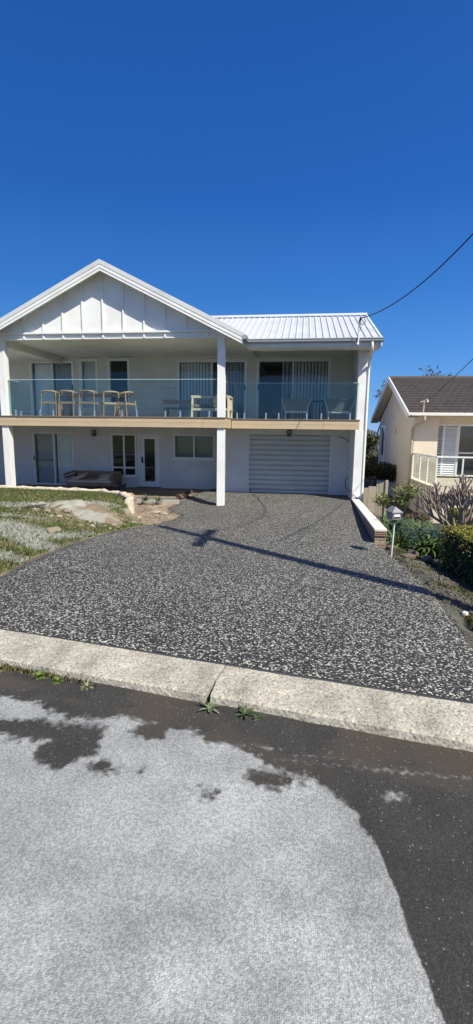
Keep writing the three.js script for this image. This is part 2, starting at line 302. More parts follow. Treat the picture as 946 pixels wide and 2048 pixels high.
{
  const X0 = -3, X1 = 3, Z0 = -3.8, Z1 = -0.8;
  const tRoad = tex(1600, 800, (u, v) => {
    const x = lerp(X0, X1, u), z = lerp(Z0, Z1, v), w = roadWet(x, z), [cd, id] = chips(x, z, 150, 5), n = fbm(x * 6, z * 6, 97, 4), f = h2(Math.floor(x * 400), Math.floor(z * 400), 3);
    const chip = 0.55 + 0.9 * id * (1 - 0.75 * ss(0.3, 0.6, cd));
    const mud = ss(0.45, 0.65, fbm(x * 2.5, z * 4, 98, 4)) * ss(0.7, 0.2, z - zk(x) - 0.4);
    let dark = [0.040, 0.037, 0.033].map((q) => q * chip * (0.75 + 0.5 * n)); dark = dark.map((q, i) => lerp(q, [0.058, 0.047, 0.035][i] * (0.7 + 0.6 * f), 0.75 * mud));
    if (id > 0.988 && cd < 0.40) dark = [0.26, 0.25, 0.23];
    const worn = ss(0.35, 0.75, fbm(x * 3.3, z * 3.3, 99, 4)), k = (0.72 + 0.42 * n) * (0.55 + 0.75 * id * (1 - 0.5 * ss(0.3, 0.6, cd)) + 0.12);
    const pale = [0.345, 0.35, 0.345].map((q) => q * k * lerp(0.82, 1.05, worn));
    return dark.map((q, i) => lerp(pale[i], q, w));
  }, { wrap: THREE.MirroredRepeatWrapping });
  const tRoadB = tex(1024, 1024, (u, v) => { const [cd, id] = chips(u, v, 110, 5); const k = (1 - ss(0.15, 0.6, cd)) * (0.4 + 0.6 * id); return [k, k, k]; }, { srgb: false }); tRoadB.repeat.set(8, 4);
  const P = [], U = [], I = [], xs = []; for (let x = -80; x < -6; x += 6) xs.push(x); for (let x = -6; x <= 8; x += 0.1) xs.push(x); for (let x = 12; x <= 80; x += 6) xs.push(x);
  const ts = [0, 0.05, 0.12, 0.25, 0.45, 0.7, 1, 1.4, 1.9, 2.5, 3.2, 4.5, 6, 8.5];
  xs.forEach((x, i) => ts.forEach((t, j) => { const z = zk(x) + 0.26 + t; P.push(x, 0.02 * Math.exp(-t * 2.2) * (fbm(x * 3, z * 3, 8, 2)) - 0.004 + 0.03 * ss(0.3, 3, t), z); U.push((x - X0) / (X1 - X0), (z - Z0) / (Z1 - Z0)); const o = i * ts.length + j; if (i && j) I.push(o - ts.length - 1, o - ts.length, o - 1, o - ts.length, o, o - 1); }));
  const g = new THREE.BufferGeometry(); g.setAttribute('position', new THREE.Float32BufferAttribute(P, 3)); g.setAttribute('uv', new THREE.Float32BufferAttribute(U, 2)); g.setIndex(I); g.computeVertexNormals();
  structure('road', g, mat(1, 1, 1, 0.9, { map: tRoad, bumpMap: tRoadB, bumpScale: 0.0012 }));
}

// ---------------------------------------------------------------- kerb
const kerb = new THREE.Group(); kerb.name = 'kerb'; kerb.userData.kind = 'structure'; scene.add(kerb);
{
  const tK = rep(tex(1024, 1024, (u, v) => { const [cd, id] = chips(u, v, 72, 15), n = fbmT(u * 8, v * 8, 8, 16, 4), n2 = fbmT(u * 3, v * 3, 3, 18, 3); const k = (0.62 + 0.66 * n) * (1 - 0.55 * ss(0.6, 1, id) * (1 - ss(0.2, 0.55, cd))) * (1 + 0.3 * (id < 0.3 ? 1 : 0) * (1 - ss(0.2, 0.55, cd))) * (0.72 + 0.56 * fbmT(u * 90, v * 90, 90, 17, 2)) * (0.74 + 0.46 * n2); const m = id < 0.15 ? 0.86 : 1; return [0.44 * k * m, 0.405 * k * m, 0.33 * k * m]; }), 1 / 1.1);
  const mk = mat(1, 1, 1, 0.92, { map: tK, bumpMap: tFine, bumpScale: 0.006 });
  const ux = V(1, 0, 0.167).normalize(), nx = V(-ux.z, 0, ux.x);            // nx points to the road
  const prof = [[0, -0.1], [0, 0.078], [0.008, 0.084], [0.1, 0.079], [0.2, 0.070], [0.29, 0.060], [0.345, 0.054], [0.358, 0.046], [0.364, 0.012], [0.366, -0.06]];
  const cuts = [-9, -7.4, -5.8, -4.1, -2.55, -1.62, -0.452, 1.3, 2.9, 4.5, 6.1, 7.7];
  for (let s = 0; s + 1 < cuts.length; s++) {
    const gapA = cuts[s] === -0.452 ? 0.013 : 0.0006, gapB = cuts[s + 1] === -0.452 ? 0.013 : 0.0006, a = cuts[s] + gapA, b = cuts[s + 1] - gapB, N = Math.ceil((b - a) / 0.04), pos = [], uv = [], idx = [];
    const last = prof.length;
    for (let i = 0; i <= N; i++) for (let j = 0; j < last; j++) {
      const x = lerp(a, b, i / N), [t, y] = prof[j]; const n = fbm(x * 5, t * 12, 33, 3) - 0.5 + 1.4 * (fbm(x * 1.4, t * 5, 34, 2) - 0.5), edge = (j > 5 && j < 9) ? 0.012 * (fbm(x * 5, 3, 35, 2) - 0.5) : 0;
      const jag = (i === 0 || i === N) ? 0.014 * (vn(t * 22, s, 3) - 0.5) * (gapA > 0.01 && i === 0 || gapB > 0.01 && i === N ? 1.6 : 0) : 0;
      const p = V(x + jag - t * 0.02, 0, zk(x)).addScaledVector(nx, t + edge); pos.push(p.x, y + (j > 5 ? 0.003 : 0.005) * n, p.z); uv.push(x * 1.01, j > 6 ? 0.345 + (prof[6][1] - y) : t);
      if (i && j) { const o = i * last + j; idx.push(o - last - 1, o - last, o - 1, o - last, o, o - 1); }
    }
    for (const i of [0, N]) { const o0 = i * last, o = pos.length / 3; for (let j = 0; j < last; j++) { pos.push(...pos.slice((o0 + j) * 3, (o0 + j) * 3 + 3)); uv.push(uv[(o0 + j) * 2], uv[(o0 + j) * 2 + 1]); } for (let j = 1; j + 1 < last; j++) i ? idx.push(o, o + j + 1, o + j) : idx.push(o, o + j, o + j + 1); }
    const g = new THREE.BufferGeometry(); g.setAttribute('position', new THREE.Float32BufferAttribute(pos, 3)); g.setAttribute('uv', new THREE.Float32BufferAttribute(uv, 2)); g.setIndex(idx); g.computeVertexNormals();
    const o = new THREE.Mesh(toCreasedNormals(g, 0.6), mk); o.name = 'kerb_section'; o.castShadow = o.receiveShadow = true; kerb.add(o);
  }
}

// ---------------------------------------------------------------- exposed-aggregate driveway
const tAgg = (() => {
  const N = 2048, n = 180;                                  // 3 m tile
  const jx = new Float32Array(n * n), jy = jx.slice(), id = jx.slice(), rd = jx.slice();
  for (let k = 0; k < n * n; k++) { jx[k] = h2(k, 1, 5); jy[k] = h2(k, 2, 5); id[k] = h2(k, 3, 5); rd[k] = 0.34 + 0.3 * h2(k, 4, 5); }
  const bump = new Uint8Array(N * N * 4);
  const t = tex(N, N, (u, v, px, py) => {
    const wx = (vn(u * n * 2, v * n * 2, 61, n * 2) - 0.5) * 0.8, wy = (vn(u * n * 2, v * n * 2, 62, n * 2) - 0.5) * 0.8;
    const x = u * n + wx, y = v * n + wy, i = Math.floor(x), j = Math.floor(y); let b = 9, k = 0;
    for (let q = -1; q < 2; q++) for (let p = -1; p < 2; p++) { const c = ((j + q + n) % n) * n + ((i + p + n) % n), dx = i + p + jx[c] - x, dy = j + q + jy[c] - y, e = Math.hypot(dx, dy) / rd[c]; if (e < b) { b = e; k = c; } }
    const s = 1 - ss(0.7, 1.0, b), g = id[k]; let c = [0.022, 0.022, 0.022];
    const st = g < 0.34 ? [0.028, 0.027, 0.027] : g < 0.52 ? [0.075, 0.072, 0.069] : g < 0.68 ? [0.19, 0.18, 0.168] : g < 0.69 ? [0.28, 0.22, 0.15] : [0.52, 0.50, 0.455];
    const f = 0.85 + 0.3 * h2(px, py, 2); c = c.map((q, a) => lerp(q, st[a], s) * f);
    const h = s * Math.sqrt(Math.max(0, 1 - b * b * 0.8)) * 255, o = (py * N + px) * 4; bump[o] = bump[o + 1] = bump[o + 2] = h; bump[o + 3] = 255;
    return c;
  });
  const bt = new THREE.DataTexture(bump, N, N, THREE.RGBAFormat, THREE.UnsignedByteType); bt.wrapS = bt.wrapT = THREE.RepeatWrapping; bt.magFilter = THREE.LinearFilter; bt.needsUpdate = true;
  rep(t, 1 / 3); rep(bt, 1 / 3); return [t, bt];
})();
{
  const zs = [], front = (x) => zk(x) - 0.03; for (let i = 0; i <= 150; i++) zs.push(i / 150);
  const NU = 40, P = [], U = [], C = [], I = [];
  const row = NU + 1;
  const zAt = (t, x) => lerp(front(x), -17.6, t);
  zs.forEach((t, j) => {
    for (let i = 0; i <= NU; i++) {
      let z = lerp(-3.05, -17.6, t), l = xL(z), r = xR(z), x = lerp(l, r, i / NU); z = zAt(t, x); l = xL(z); r = xR(z); x = lerp(l, r, i / NU);
      const wob = (i === 0 || i === NU) ? 0.03 * (fbm(z * 3, i, 23, 3) - 0.5) : 0;
      P.push(x + wob, Yd(x, z), z); U.push(x, z);
      const k = 0.78 + 0.38 * fbm(x * 0.9, z * 0.6, 24, 4) + 0.05 * (fbm(x * 4, z * 4, 25, 2) - 0.5); C.push(k, k, k * 0.99);
      if (i && j) { const o = j * row + i; I.push(o - row - 1, o - row, o - 1, o - row, o, o - 1); }
    }
  });
  // skirt round the slab
  const ring = []; for (let i = 0; i <= NU; i++) ring.push(i); for (let j = 1; j <= 150; j++) ring.push(j * row + NU); for (let i = NU - 1; i >= 0; i--) ring.push(150 * row + i); for (let j = 149; j > 0; j--) ring.push(j * row);
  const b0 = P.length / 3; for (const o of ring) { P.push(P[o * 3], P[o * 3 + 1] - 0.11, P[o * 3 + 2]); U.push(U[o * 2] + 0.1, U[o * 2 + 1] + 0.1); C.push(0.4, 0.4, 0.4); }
  ring.forEach((o, k) => { const n = (k + 1) % ring.length, p = ring[n]; I.push(o, b0 + k, p, p, b0 + k, b0 + n); });
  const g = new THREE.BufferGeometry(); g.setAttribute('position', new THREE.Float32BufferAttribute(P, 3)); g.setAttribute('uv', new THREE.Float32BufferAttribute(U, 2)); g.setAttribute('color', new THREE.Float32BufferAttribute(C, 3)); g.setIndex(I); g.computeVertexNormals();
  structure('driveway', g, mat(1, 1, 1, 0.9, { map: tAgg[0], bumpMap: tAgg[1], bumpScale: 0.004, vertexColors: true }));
  // dark jointing strip between slab and kerb
  const sp = [], si = []; for (let i = 0; i <= 60; i++) { const x = lerp(-3.3, 1.5, i / 60); for (const [o, y] of [[-0.001, 0.02], [-0.001, 0.078], [-0.03 - 0.006 * vn(x * 8, 1, 2), 0.0795], [-0.034, 0.02]]) sp.push(x, y + (o < -0.02 ? Math.max(0, 0) : 0), zk(x) + o); if (i) { const k = i * 4; for (let j = 1; j < 4; j++) si.push(k - 4 + j - 1, k - 4 + j, k + j - 1, k - 4 + j, k + j, k + j - 1); } }
  const sg = new THREE.BufferGeometry(); sg.setAttribute('position', new THREE.Float32BufferAttribute(sp, 3)); sg.setIndex(si); sg.computeVertexNormals();
  structure('joint_strip', sg, mat(0.04, 0.042, 0.045, 0.9));
}
// ================================================================ the white house
const house = thing('house', 'large white two-storey house with gabled porch, glass balcony and grey roller garage door', 'house', [-4.2, -0.45, -16.8]);
const ZW = -17.75, ZG = -16.8;
// openings: x0, x1, y0, y1
const LOW = { slide: [-10.36, -8.70, -0.42, 1.615], win: [-7.17, -6.18, -0.01, 1.585], door: [-6.10, -5.28, -0.40, 1.575], high: [-4.72, -3.16, 0.70, 1.595] };
const UPP = { a: [-10.30, -8.60, 2.14, 4.24], b: [-8.29, -7.65, 2.5, 4.30], c: [-7.18, -6.41, 2.72, 4.31], d: [-4.53, -2.03, 2.14, 4.24], e: [-1.60, 0.935, 2.14, 4.25] };
// walls
part('wall', wallHoles(-14, -2.6, -0.55, 1.98, ZW - 0.2, ZW, Object.values(LOW)), M.render, house);
part('wall', wallHoles(-14, 1.9, 1.985, 4.75, ZW - 0.2, ZW - 0.03, Object.values(UPP)), M.board, house);
part('wall', [wallHoles(-2.6, 1.66, -0.75, 1.9, ZG - 0.2, ZG, [[-1.8, 1.06, -0.5, 1.63]]), box(-2.8, -2.6, -0.7, 1.9, ZW - 0.1, ZG - 0.001)], M.render, house);
part('wall', [box(1.7, 1.9, 1.985, 4.4, -25, ZW - 0.02), box(1.715, 1.90, 2.13, 4.38, ZW - 0.019, -15.76), box(1.945, 2.135, 4.13, 4.31, -25, -14.9), box(1.66, 1.94, -0.8, 1.98, -25, ZG - 0.001), box(-14.2, -14, -0.6, 4.4, -25, ZW), box(-14, 1.9, -0.6, 4.4, -25.2, -25)], M.render, house);
part('wing_wall', rbox(1.66, 1.945, -0.8, 1.79, ZG - 0.05, -15.32, 0.01), M.white, house);
part('interior', [box(-14, 1.65, -0.62, -0.58, -25, ZW - 0.2), box(-14, 1.7, 1.9, 1.98, -25, ZW - 0.2), box(-14, 1.7, 1.99, 2.1, -22.05, ZW - 0.2), box(-14, 1.7, 2.1, 4.4, -22.2, -22.05), box(-14, 1.65, -0.58, 1.9, -21.6, -21.4), box(-14, 1.7, 4.4, 4.46, -25, ZW - 0.21)], M.interior, house);
// weatherboards, row by row, cut round the openings
{
  const pitch = 0.192, geos = {};
  for (let y = 2.14, r = 0; y < 4.45; y += pitch, r++) {
    const y1 = Math.min(y + pitch, 4.46), cut = Object.values(UPP).filter((o) => o[2] < y1 - 0.03 && o[3] > y + 0.03).map((o) => [o[0] - 0.055, o[1] + 0.055]).sort((a, b) => a[0] - b[0]);
    let x = -13.9; const segs = [];
    for (const c of cut) { segs.push([x, c[0]]); x = c[1]; } segs.push([x, 1.9]);
    for (const [a, b] of segs) {
      const parts = b - a > 4.6 ? [[a, (a + b) / 2 - 0.4 + 0.8 * h2(r, 3)], null] : [[a, b]];
      if (parts[1] === null) { parts[1] = [parts[0][1] + 0.003, b]; }
      for (const [p, q] of parts) part('weatherboard', hexa([[p, y, ZW - 0.028], [q, y, ZW - 0.028], [q, y, ZW + 0.026], [p, y, ZW + 0.026], [p, y1 + 0.006, ZW - 0.028], [q, y1 + 0.006, ZW - 0.028], [q, y1 + 0.006, ZW - 0.008], [p, y1 + 0.006, ZW - 0.008]].map(([X, Y, Z]) => [X, Y, Z])), M.board, house);
    }
  }
}
// a window or sliding-door unit in a wall at zf
function unit(parent, name, [x0, x1, y0, y1], zf, { mull = [], trans = [], w = 0.05, lights = [], handle, trim = 0, label } = {}) {
  const z0 = zf - 0.09, z1 = zf + 0.018, g = [box(x0, x0 + w, y0, y1, z0, z1), box(x1 - w, x1, y0, y1, z0, z1), box(x0 + w, x1 - w, y1 - w, y1, z0, z1), box(x0 + w, x1 - w, y0, y0 + w, z0, z1)];
  for (const m of mull) g.push(box(m - w * 0.55, m + w * 0.55, y0 + w, y1 - w, z0 + 0.004, z1 - 0.006));
  const xs = [x0 + w, ...mull, x1 - w];
  for (const t of trans) for (let i = 0; i + 1 < xs.length; i++) g.push(box(xs[i] + (i ? w * 0.55 : 0), xs[i + 1] - (i + 2 < xs.length ? w * 0.55 : 0), t - w * 0.45, t + w * 0.45, z0 + 0.006, z1 - 0.008));
  if (trim) g.push(box(x0 - trim, x0 - 0.002, y0, y1 + trim, zf - 0.02, zf + 0.03), box(x1 + 0.002, x1 + trim, y0, y1 + trim, zf - 0.02, zf + 0.03), box(x0 - 0.002, x1 + 0.002, y1 + 0.002, y1 + trim, zf - 0.02, zf + 0.03));
  const f = part(name, g, M.frame, parent, label);
  const ys = [y0 + w, ...trans, y1 - w];
  for (let i = 0; i + 1 < xs.length; i++) for (let j = 0; j + 1 < ys.length; j++) part('pane', box(xs[i], xs[i + 1], ys[j], ys[j + 1], zf - 0.047 - 0.012 * (i % 2), zf - 0.041 - 0.012 * (i % 2)), M.pane, f);
  for (const [a, b, kind, m, ang = 35] of lights) {
    if (kind === 'vertical') { const n = Math.round((b - a) / 0.118), p = (b - a) / n; for (let k = 0; k < n; k++) { const s = new THREE.BoxGeometry(0.104, y1 - y0 - 0.1, 0.002).rotateY((ang + rr(-5, 5)) * R).translate(a + (k + 0.5) * p, (y0 + y1) / 2, zf - 0.2); part('blind_slat', s, m, f); } }
    else part('curtain', box(a, b, y0 + 0.02, y1 - 0.02, zf - 0.19, zf - 0.185), m, f);
  }
  if (handle) part('handle', [rbox(handle[0] - 0.016, handle[0] + 0.016, handle[1] - 0.09, handle[1] + 0.09, zf + 0.016, zf + 0.05, 0.006)], M.black, f);
  return f;
}
unit(house, 'sliding_door', LOW.slide, ZW, { mull: [-9.50], w: 0.06, lights: [[-10.3, -9.53, 'vertical', M.blindDark, 22], [-9.47, -8.76, 'vertical', M.blind, 18]], handle: [-10.325, 0.62] });
part('door_rail', box(-10.29, -9.54, 0.52, 0.545, ZW - 0.06, ZW - 0.025), M.dark, house);
unit(house, 'window', LOW.win, ZW, { mull: [-6.67], trans: [0.31], w: 0.05 });
part('sill', box(-7.2, -6.15, -0.065, -0.012, ZW - 0.05, ZW + 0.05), M.white, house);
{ const d = unit(house, 'front_door', LOW.door, ZW, { w: 0.055 });
  part('door_leaf', wallHoles(-6.04, -5.34, -0.34, 1.515, ZW - 0.065, ZW - 0.015, [[-5.87, -5.46, -0.20, 1.41]]), M.white2, d);
  part('handle', [rbox(-5.985, -5.925, 0.50, 0.74, ZW - 0.014, ZW + 0.012, 0.006), rod([-5.955, 0.57, ZW + 0.01], [-5.955, 0.57, ZW + 0.05], 0.011), rod([-5.955, 0.57, ZW + 0.045], [-5.84, 0.57, ZW + 0.045], 0.01)], M.black, d);
  part('doorstep', box(-6.16, -5.22, -0.5, -0.402, ZW - 0.05, ZW + 0.06), mat(0.10, 0.10, 0.105, 0.7), d); }
unit(house, 'window', LOW.high, ZW, { mull: [-3.94], w: 0.05, lights: [[-4.68, -3.95, 'panel', M.obscure], [-3.93, -3.2, 'panel', M.obscure]] });
part('sill', box(-4.76, -3.12, 0.64, 0.698, ZW - 0.05, ZW + 0.055), M.white, house);
unit(house, 'sliding_door', UPP.a, ZW, { mull: [-9.43], trim: 0.05, lights: [[-10.25, -9.46, 'vertical', M.blind, 20], [-9.40, -8.65, 'vertical', M.blindDark, 40]], handle: [-8.62, 3.3] });
unit(house, 'window', UPP.b, ZW, { trim: 0.05, lights: [[-8.26, -7.68, 'panel', M.sheer]] });
unit(house, 'window', UPP.c, ZW, { trim: 0.05 });
unit(house, 'sliding_door', UPP.d, ZW, { mull: [-3.27], trim: 0.05, lights: [[-4.48, -3.3, 'vertical', M.blind, 38], [-2.75, -2.07, 'vertical', M.blindDark, 40]], handle: [-2.06, 3.3] });
unit(house, 'sliding_door', UPP.e, ZW, { mull: [-0.34], trim: 0.05, lights: [[-0.31, 0.89, 'vertical', M.blind, 38], [-0.75, -0.37, 'vertical', M.blindDark, 40]], handle: [-1.57, 3.3] });
// garage door
{
  const gd = part('garage_door', [box(-1.8, -1.76, -0.5, 1.63, ZG - 0.09, ZG - 0.05), box(1.02, 1.06, -0.5, 1.63, ZG - 0.09, ZG - 0.05), box(-1.8, 1.06, -0.5, 1.63, ZG - 0.16, ZG - 0.14)], M.white2, house);
  const n = 12, h = 2.1 / n;
  for (let k = 0; k < n; k++) {
    const y = -0.47 + k * h, p = [[ZG - 0.122, y + 0.004], [ZG - 0.108, y + 0.012], [ZG - 0.086, y + 0.04], [ZG - 0.084, y + h * 0.5], [ZG - 0.088, y + h - 0.035], [ZG - 0.108, y + h - 0.012], [ZG - 0.122, y + h - 0.004], [ZG - 0.13, y + h - 0.004], [ZG - 0.13, y + 0.004]];
    const s = new THREE.Shape(p.map(([z, yy]) => new THREE.Vector2(-z, yy))), g = new THREE.ExtrudeGeometry(s, { depth: 2.78, bevelEnabled: false }).rotateY(Math.PI / 2); // local x(-z) -> -z
    g.translate(-1.76, 0, 0); part('slat', uvWorld(g), M.garage, gd);
  }
  part('lock', new THREE.CylinderGeometry(0.03, 0.03, 0.02, 14).rotateX(Math.PI / 2).translate(-1.70, -0.33, ZG - 0.075), M.black, gd);
}
// wall lamps
for (const [x, y, z] of [[-7.82, 1.61, ZW], [-0.39, 1.70, ZG]]) {
  const l = part('wall_lamp', [rbox(x - 0.07, x + 0.07, y - 0.12, y + 0.11, z + 0.03, z + 0.12, 0.008), box(x - 0.03, x + 0.03, y - 0.05, y + 0.05, z, z + 0.03)], M.darkGrey, house);
  part('lens', new THREE.CylinderGeometry(0.028, 0.028, 0.012, 14).rotateX(Math.PI / 2).translate(x, y + 0.03, z + 0.123), mat(0.5, 0.5, 0.5, 0.3), l);
}
// decks
part('deck', [box(-14, -2.22, 1.84, 2.085, ZW - 0.02, -14.115), box(-2.22, 1.655, 1.84, 2.084, ZW - 0.02, -15.24), box(1.655, 1.94, 1.84, 2.083, ZW - 0.02, -15.72)], M.soffit, house);
part('deck_edge', [box(-14, -2.185, 2.087, 2.118, -14.3, -14.052), box(-2.3, -2.185, 2.087, 2.118, -15.28, -14.3), box(-2.185, 1.775, 2.087, 2.118, -15.5, -15.182)], M.deckEdge, house);
{
  const board = (x0, x1, y0, y1, z) => part('fascia_board', rbox(x0, x1, y0, y1, z - 0.03, z, 0.004, 1), M.wood, house);
  for (const [y0, y1, o] of [[1.81, 1.949, 0], [1.952, 2.086, 1]]) {
    const cutL = [-13.8, -11.3, -8.72, -5.84, -2.86, -2.192]; for (let i = 0; i + 1 < cutL.length; i++) board(cutL[i], cutL[i + 1] - 0.004, y0, y1, -14.075 - 0.002 * ((i + o) % 2));
    const cutR = [-2.16, 0.68 - 0.0, 1.765]; for (let i = 0; i < 2; i++) board(cutR[i], cutR[i + 1] - 0.004, y0, y1, -15.205 - 0.002 * ((i + o) % 2));
    part('fascia_board', rbox(-2.221, -2.191, y0, y1, -15.235, -14.11, 0.004, 1), M.wood, house);
  }
}
// columns and corner pillar
part('column', rbox(-2.445, -2.225, -0.62, 4.37, -14.345, -14.125, 0.008), M.white, house);
part('column', rbox(-9.25, -9.03, -0.62, 4.37, -14.345, -14.125, 0.008), M.white, house);
part('pillar', rbox(1.66, 1.945, 1.79, 4.25, -15.75, -15.33, 0.01), M.white, house);
// gable end
const PX = -5.73, slope = 0.495, ZGB = -14.1, ZB = -13.72;
const rake = (x, top) => top - slope * Math.abs(x - PX);
{
  const gw = part('gable_wall', prism([[-9.35, 4.36], [-2.1, 4.36], [-1.9, rake(-1.9, 6.3)], [PX, 6.3], [-9.56, rake(-9.56, 6.3)]], ZGB - 0.12, ZGB), M.white, house);
  for (let k = -6; k <= 6; k++) { const x = PX - 0.1 + k * 0.62, top = rake(x, 6.3) - 0.01; if (top - 4.56 > 0.04) part('batten', box(x - 0.024, x + 0.024, 4.562, top, ZGB - 0.002, ZGB + 0.04), M.white, gw); part('batten', box(x - 0.026, x + 0.026, 4.362, 4.499, ZGB + 0.002, ZGB + 0.045), M.white, gw); }
  part('ledge', hexa([[-9.0, 4.5, ZGB], [-2.5, 4.5, ZGB], [-2.5, 4.5, ZGB + 0.075], [-9.0, 4.5, ZGB + 0.075], [-9.0, 4.565, ZGB], [-2.5, 4.565, ZGB], [-2.5, 4.55, ZGB + 0.075], [-9.0, 4.55, ZGB + 0.075]]), M.white, gw);
  part('trim', [box(-9.4, -2.08, 4.345, 4.372, ZGB - 0.13, ZGB + 0.03)], M.white, gw);
}
// gable roof: sheets, barge boards, capping, eave soffit
for (const sgn of [-1, 1]) {
  const X = (d) => PX + sgn * d, D = 4.1, prismAt = (t, th, z0, z1, d1 = D) => prism(sgn > 0 ? [[X(0), t - th], [X(d1), t - th - slope * d1], [X(d1), t - slope * d1], [X(0), t]] : [[X(0), t], [X(d1), t - slope * d1], [X(d1), t - th - slope * d1], [X(0), t - th]], z0, z1);
  part('roof_plane', prismAt(6.385, 0.05, -23.5, ZB), M.roof, house);
  part('barge_capping', prismAt(6.41, 0.125, ZB + 0.001, ZB + 0.022), M.capping, house);
  part('barge_board', [prismAt(6.275, 0.085, ZB - 0.03, ZB + 0.014, D - 0.04), prismAt(6.188, 0.075, ZB - 0.032, ZB + 0.002, D - 0.06)], M.white, house);
  part('eave_soffit', prismAt(6.27, 0.02, ZGB - 0.05, ZB - 0.035, D - 0.12), M.white, house);
}
part('eave_soffit', [box(-2.08, -1.66, 4.30, 4.315, -15.0, ZB - 0.05)], M.soffit, house);
// porch ceiling and beams
part('ceiling', [box(-14, -2.0, 4.40, 4.43, ZW, ZGB - 0.125), box(-2.0, 1.9, 4.39, 4.42, ZW, -14.92)], M.soffit, house);
part('beam', [box(-9.3, -8.98, 4.17, 4.398, ZW + 0.05, -14.35), box(-14, -9.3, 4.24, 4.39, ZW + 0.05, -14.5)], M.soffit, house);
part('eave_beam', [box(-1.62, 2.16, 4.10, 4.30, -14.9, -14.44)], M.soffit, house);
part('fascia', box(-1.62, 2.17, 4.135, 4.31, -14.438, -14.41), M.white2, house);
// blind rails under the eaves
for (const [a, b] of [[[-1.85, 4.36, -15.6], [1.02, 4.36, -15.6]], [[-2.9, 4.33, -14.6], [-2.47, 4.33, -14.6]], [[-8.95, 4.33, -14.6], [-8.7, 4.33, -14.6]]]) {
  const r = part('blind_rail', rod(a, b, 0.016), M.white, house); const e = b; part('bracket', bar([e[0], e[1] + 0.03, e[2]], [e[0] - 0.06, e[1] - 0.12, e[2] + 0.02], 0.02), M.white, r);
}
// main roof: ribbed metal sheets, one pan and rib each
{
  const xr = 2.14, z0 = -14.38, y0 = 4.325, sl = 0.39, zr = -18.15, w = 0.195, top = (z) => y0 + sl * (z0 - z);
  for (let k = 0; k < 42; k++) {
    const b = xr - k * w, a = b - w, zs = (x) => { if (x > -1.6) return z0; const need = 6.385 - slope * Math.abs(x - PX) - 0.03; return Math.min(z0, z0 - (need - y0) / sl + 0.12); };
    const za = zs(a), zb = zs(b); if (za < zr + 0.05 && zb < zr + 0.05) break;
    const q = (x, z, h) => [x, top(z) + h, z];
    const A = Math.max(za, zr), B = Math.max(zb, zr);
    const pan = hexa([q(a, A, -0.03), q(b, B, -0.03), q(b, zr, -0.03), q(a, zr, -0.03), q(a, A, 0), q(b, B, 0), q(b, zr, 0), q(a, zr, 0)]);
    const rib = hexa([q(b - 0.034, B, -0.001), q(b, B, -0.001), q(b, zr, -0.001), q(b - 0.034, zr, -0.001), q(b - 0.028, B, 0.036), q(b - 0.006, B, 0.036), q(b - 0.006, zr, 0.036), q(b - 0.028, zr, 0.036)]);
    part('roof_sheet', [pan, rib], M.roof, house);
  }
  part('ridge_cap', [hexa([[-5, top(zr) - 0.02, zr + 0.16], [xr + 0.02, top(zr) - 0.02, zr + 0.16], [xr + 0.02, top(zr) + 0.07, zr], [-5, top(zr) + 0.07, zr], [-5, top(zr), zr + 0.16], [xr + 0.02, top(zr), zr + 0.16], [xr + 0.02, top(zr) + 0.09, zr], [-5, top(zr) + 0.09, zr]])], M.roof, house);
  part('roof_plane', hexa([[-14, 4.25, -25.3], [xr, 4.25, -25.3], [xr, top(zr) - 0.03, zr], [-14, top(zr) - 0.03, zr], [-14, 4.3, -25.3], [xr, 4.3, -25.3], [xr, top(zr), zr], [-14, top(zr), zr]]), M.roof, house);
  part('roof_plane', hexa([[-14, 4.28, -14.4], [-9.7, 4.28, -14.4], [-9.7, top(zr) - 0.05, zr], [-14, top(zr) - 0.05, zr], [-14, 4.32, -14.4], [-9.7, 4.32, -14.4], [-9.7, top(zr) - 0.01, zr], [-14, top(zr) - 0.01, zr]]), M.roof, house);
  part('barge_board', hexa([[xr, 4.12, z0 + 0.04], [xr + 0.03, 4.12, z0 + 0.04], [xr + 0.03, top(zr) - 0.2, zr], [xr, top(zr) - 0.2, zr], [xr, 4.345, z0 + 0.04], [xr + 0.03, 4.345, z0 + 0.04], [xr + 0.03, top(zr) + 0.03, zr], [xr, top(zr) + 0.03, zr]]), M.white2, house);
  part('gable_wall', prism([[-18.0, 4.3], [-24.8, 4.3], [-18.15, 5.7]].map(([x, y]) => [x, y]), 0, 0.1).rotateY(0).applyMatrix4(new THREE.Matrix4().set(0, 0, 1, 1.75, 0, 1, 0, 0, 1, 0, 0, 0, 0, 0, 0, 1)), M.board, house);
  // side gable infill towards the street side of the ridge
  part('gable_wall', prism([[-14.95, 4.3], [-18.2, 4.3], [-18.2, 5.72]], 0, 0.1).applyMatrix4(new THREE.Matrix4().set(0, 0, 1, 1.75, 0, 1, 0, 0, 1, 0, 0, 0, 0, 0, 0, 1)), M.board, house);
}
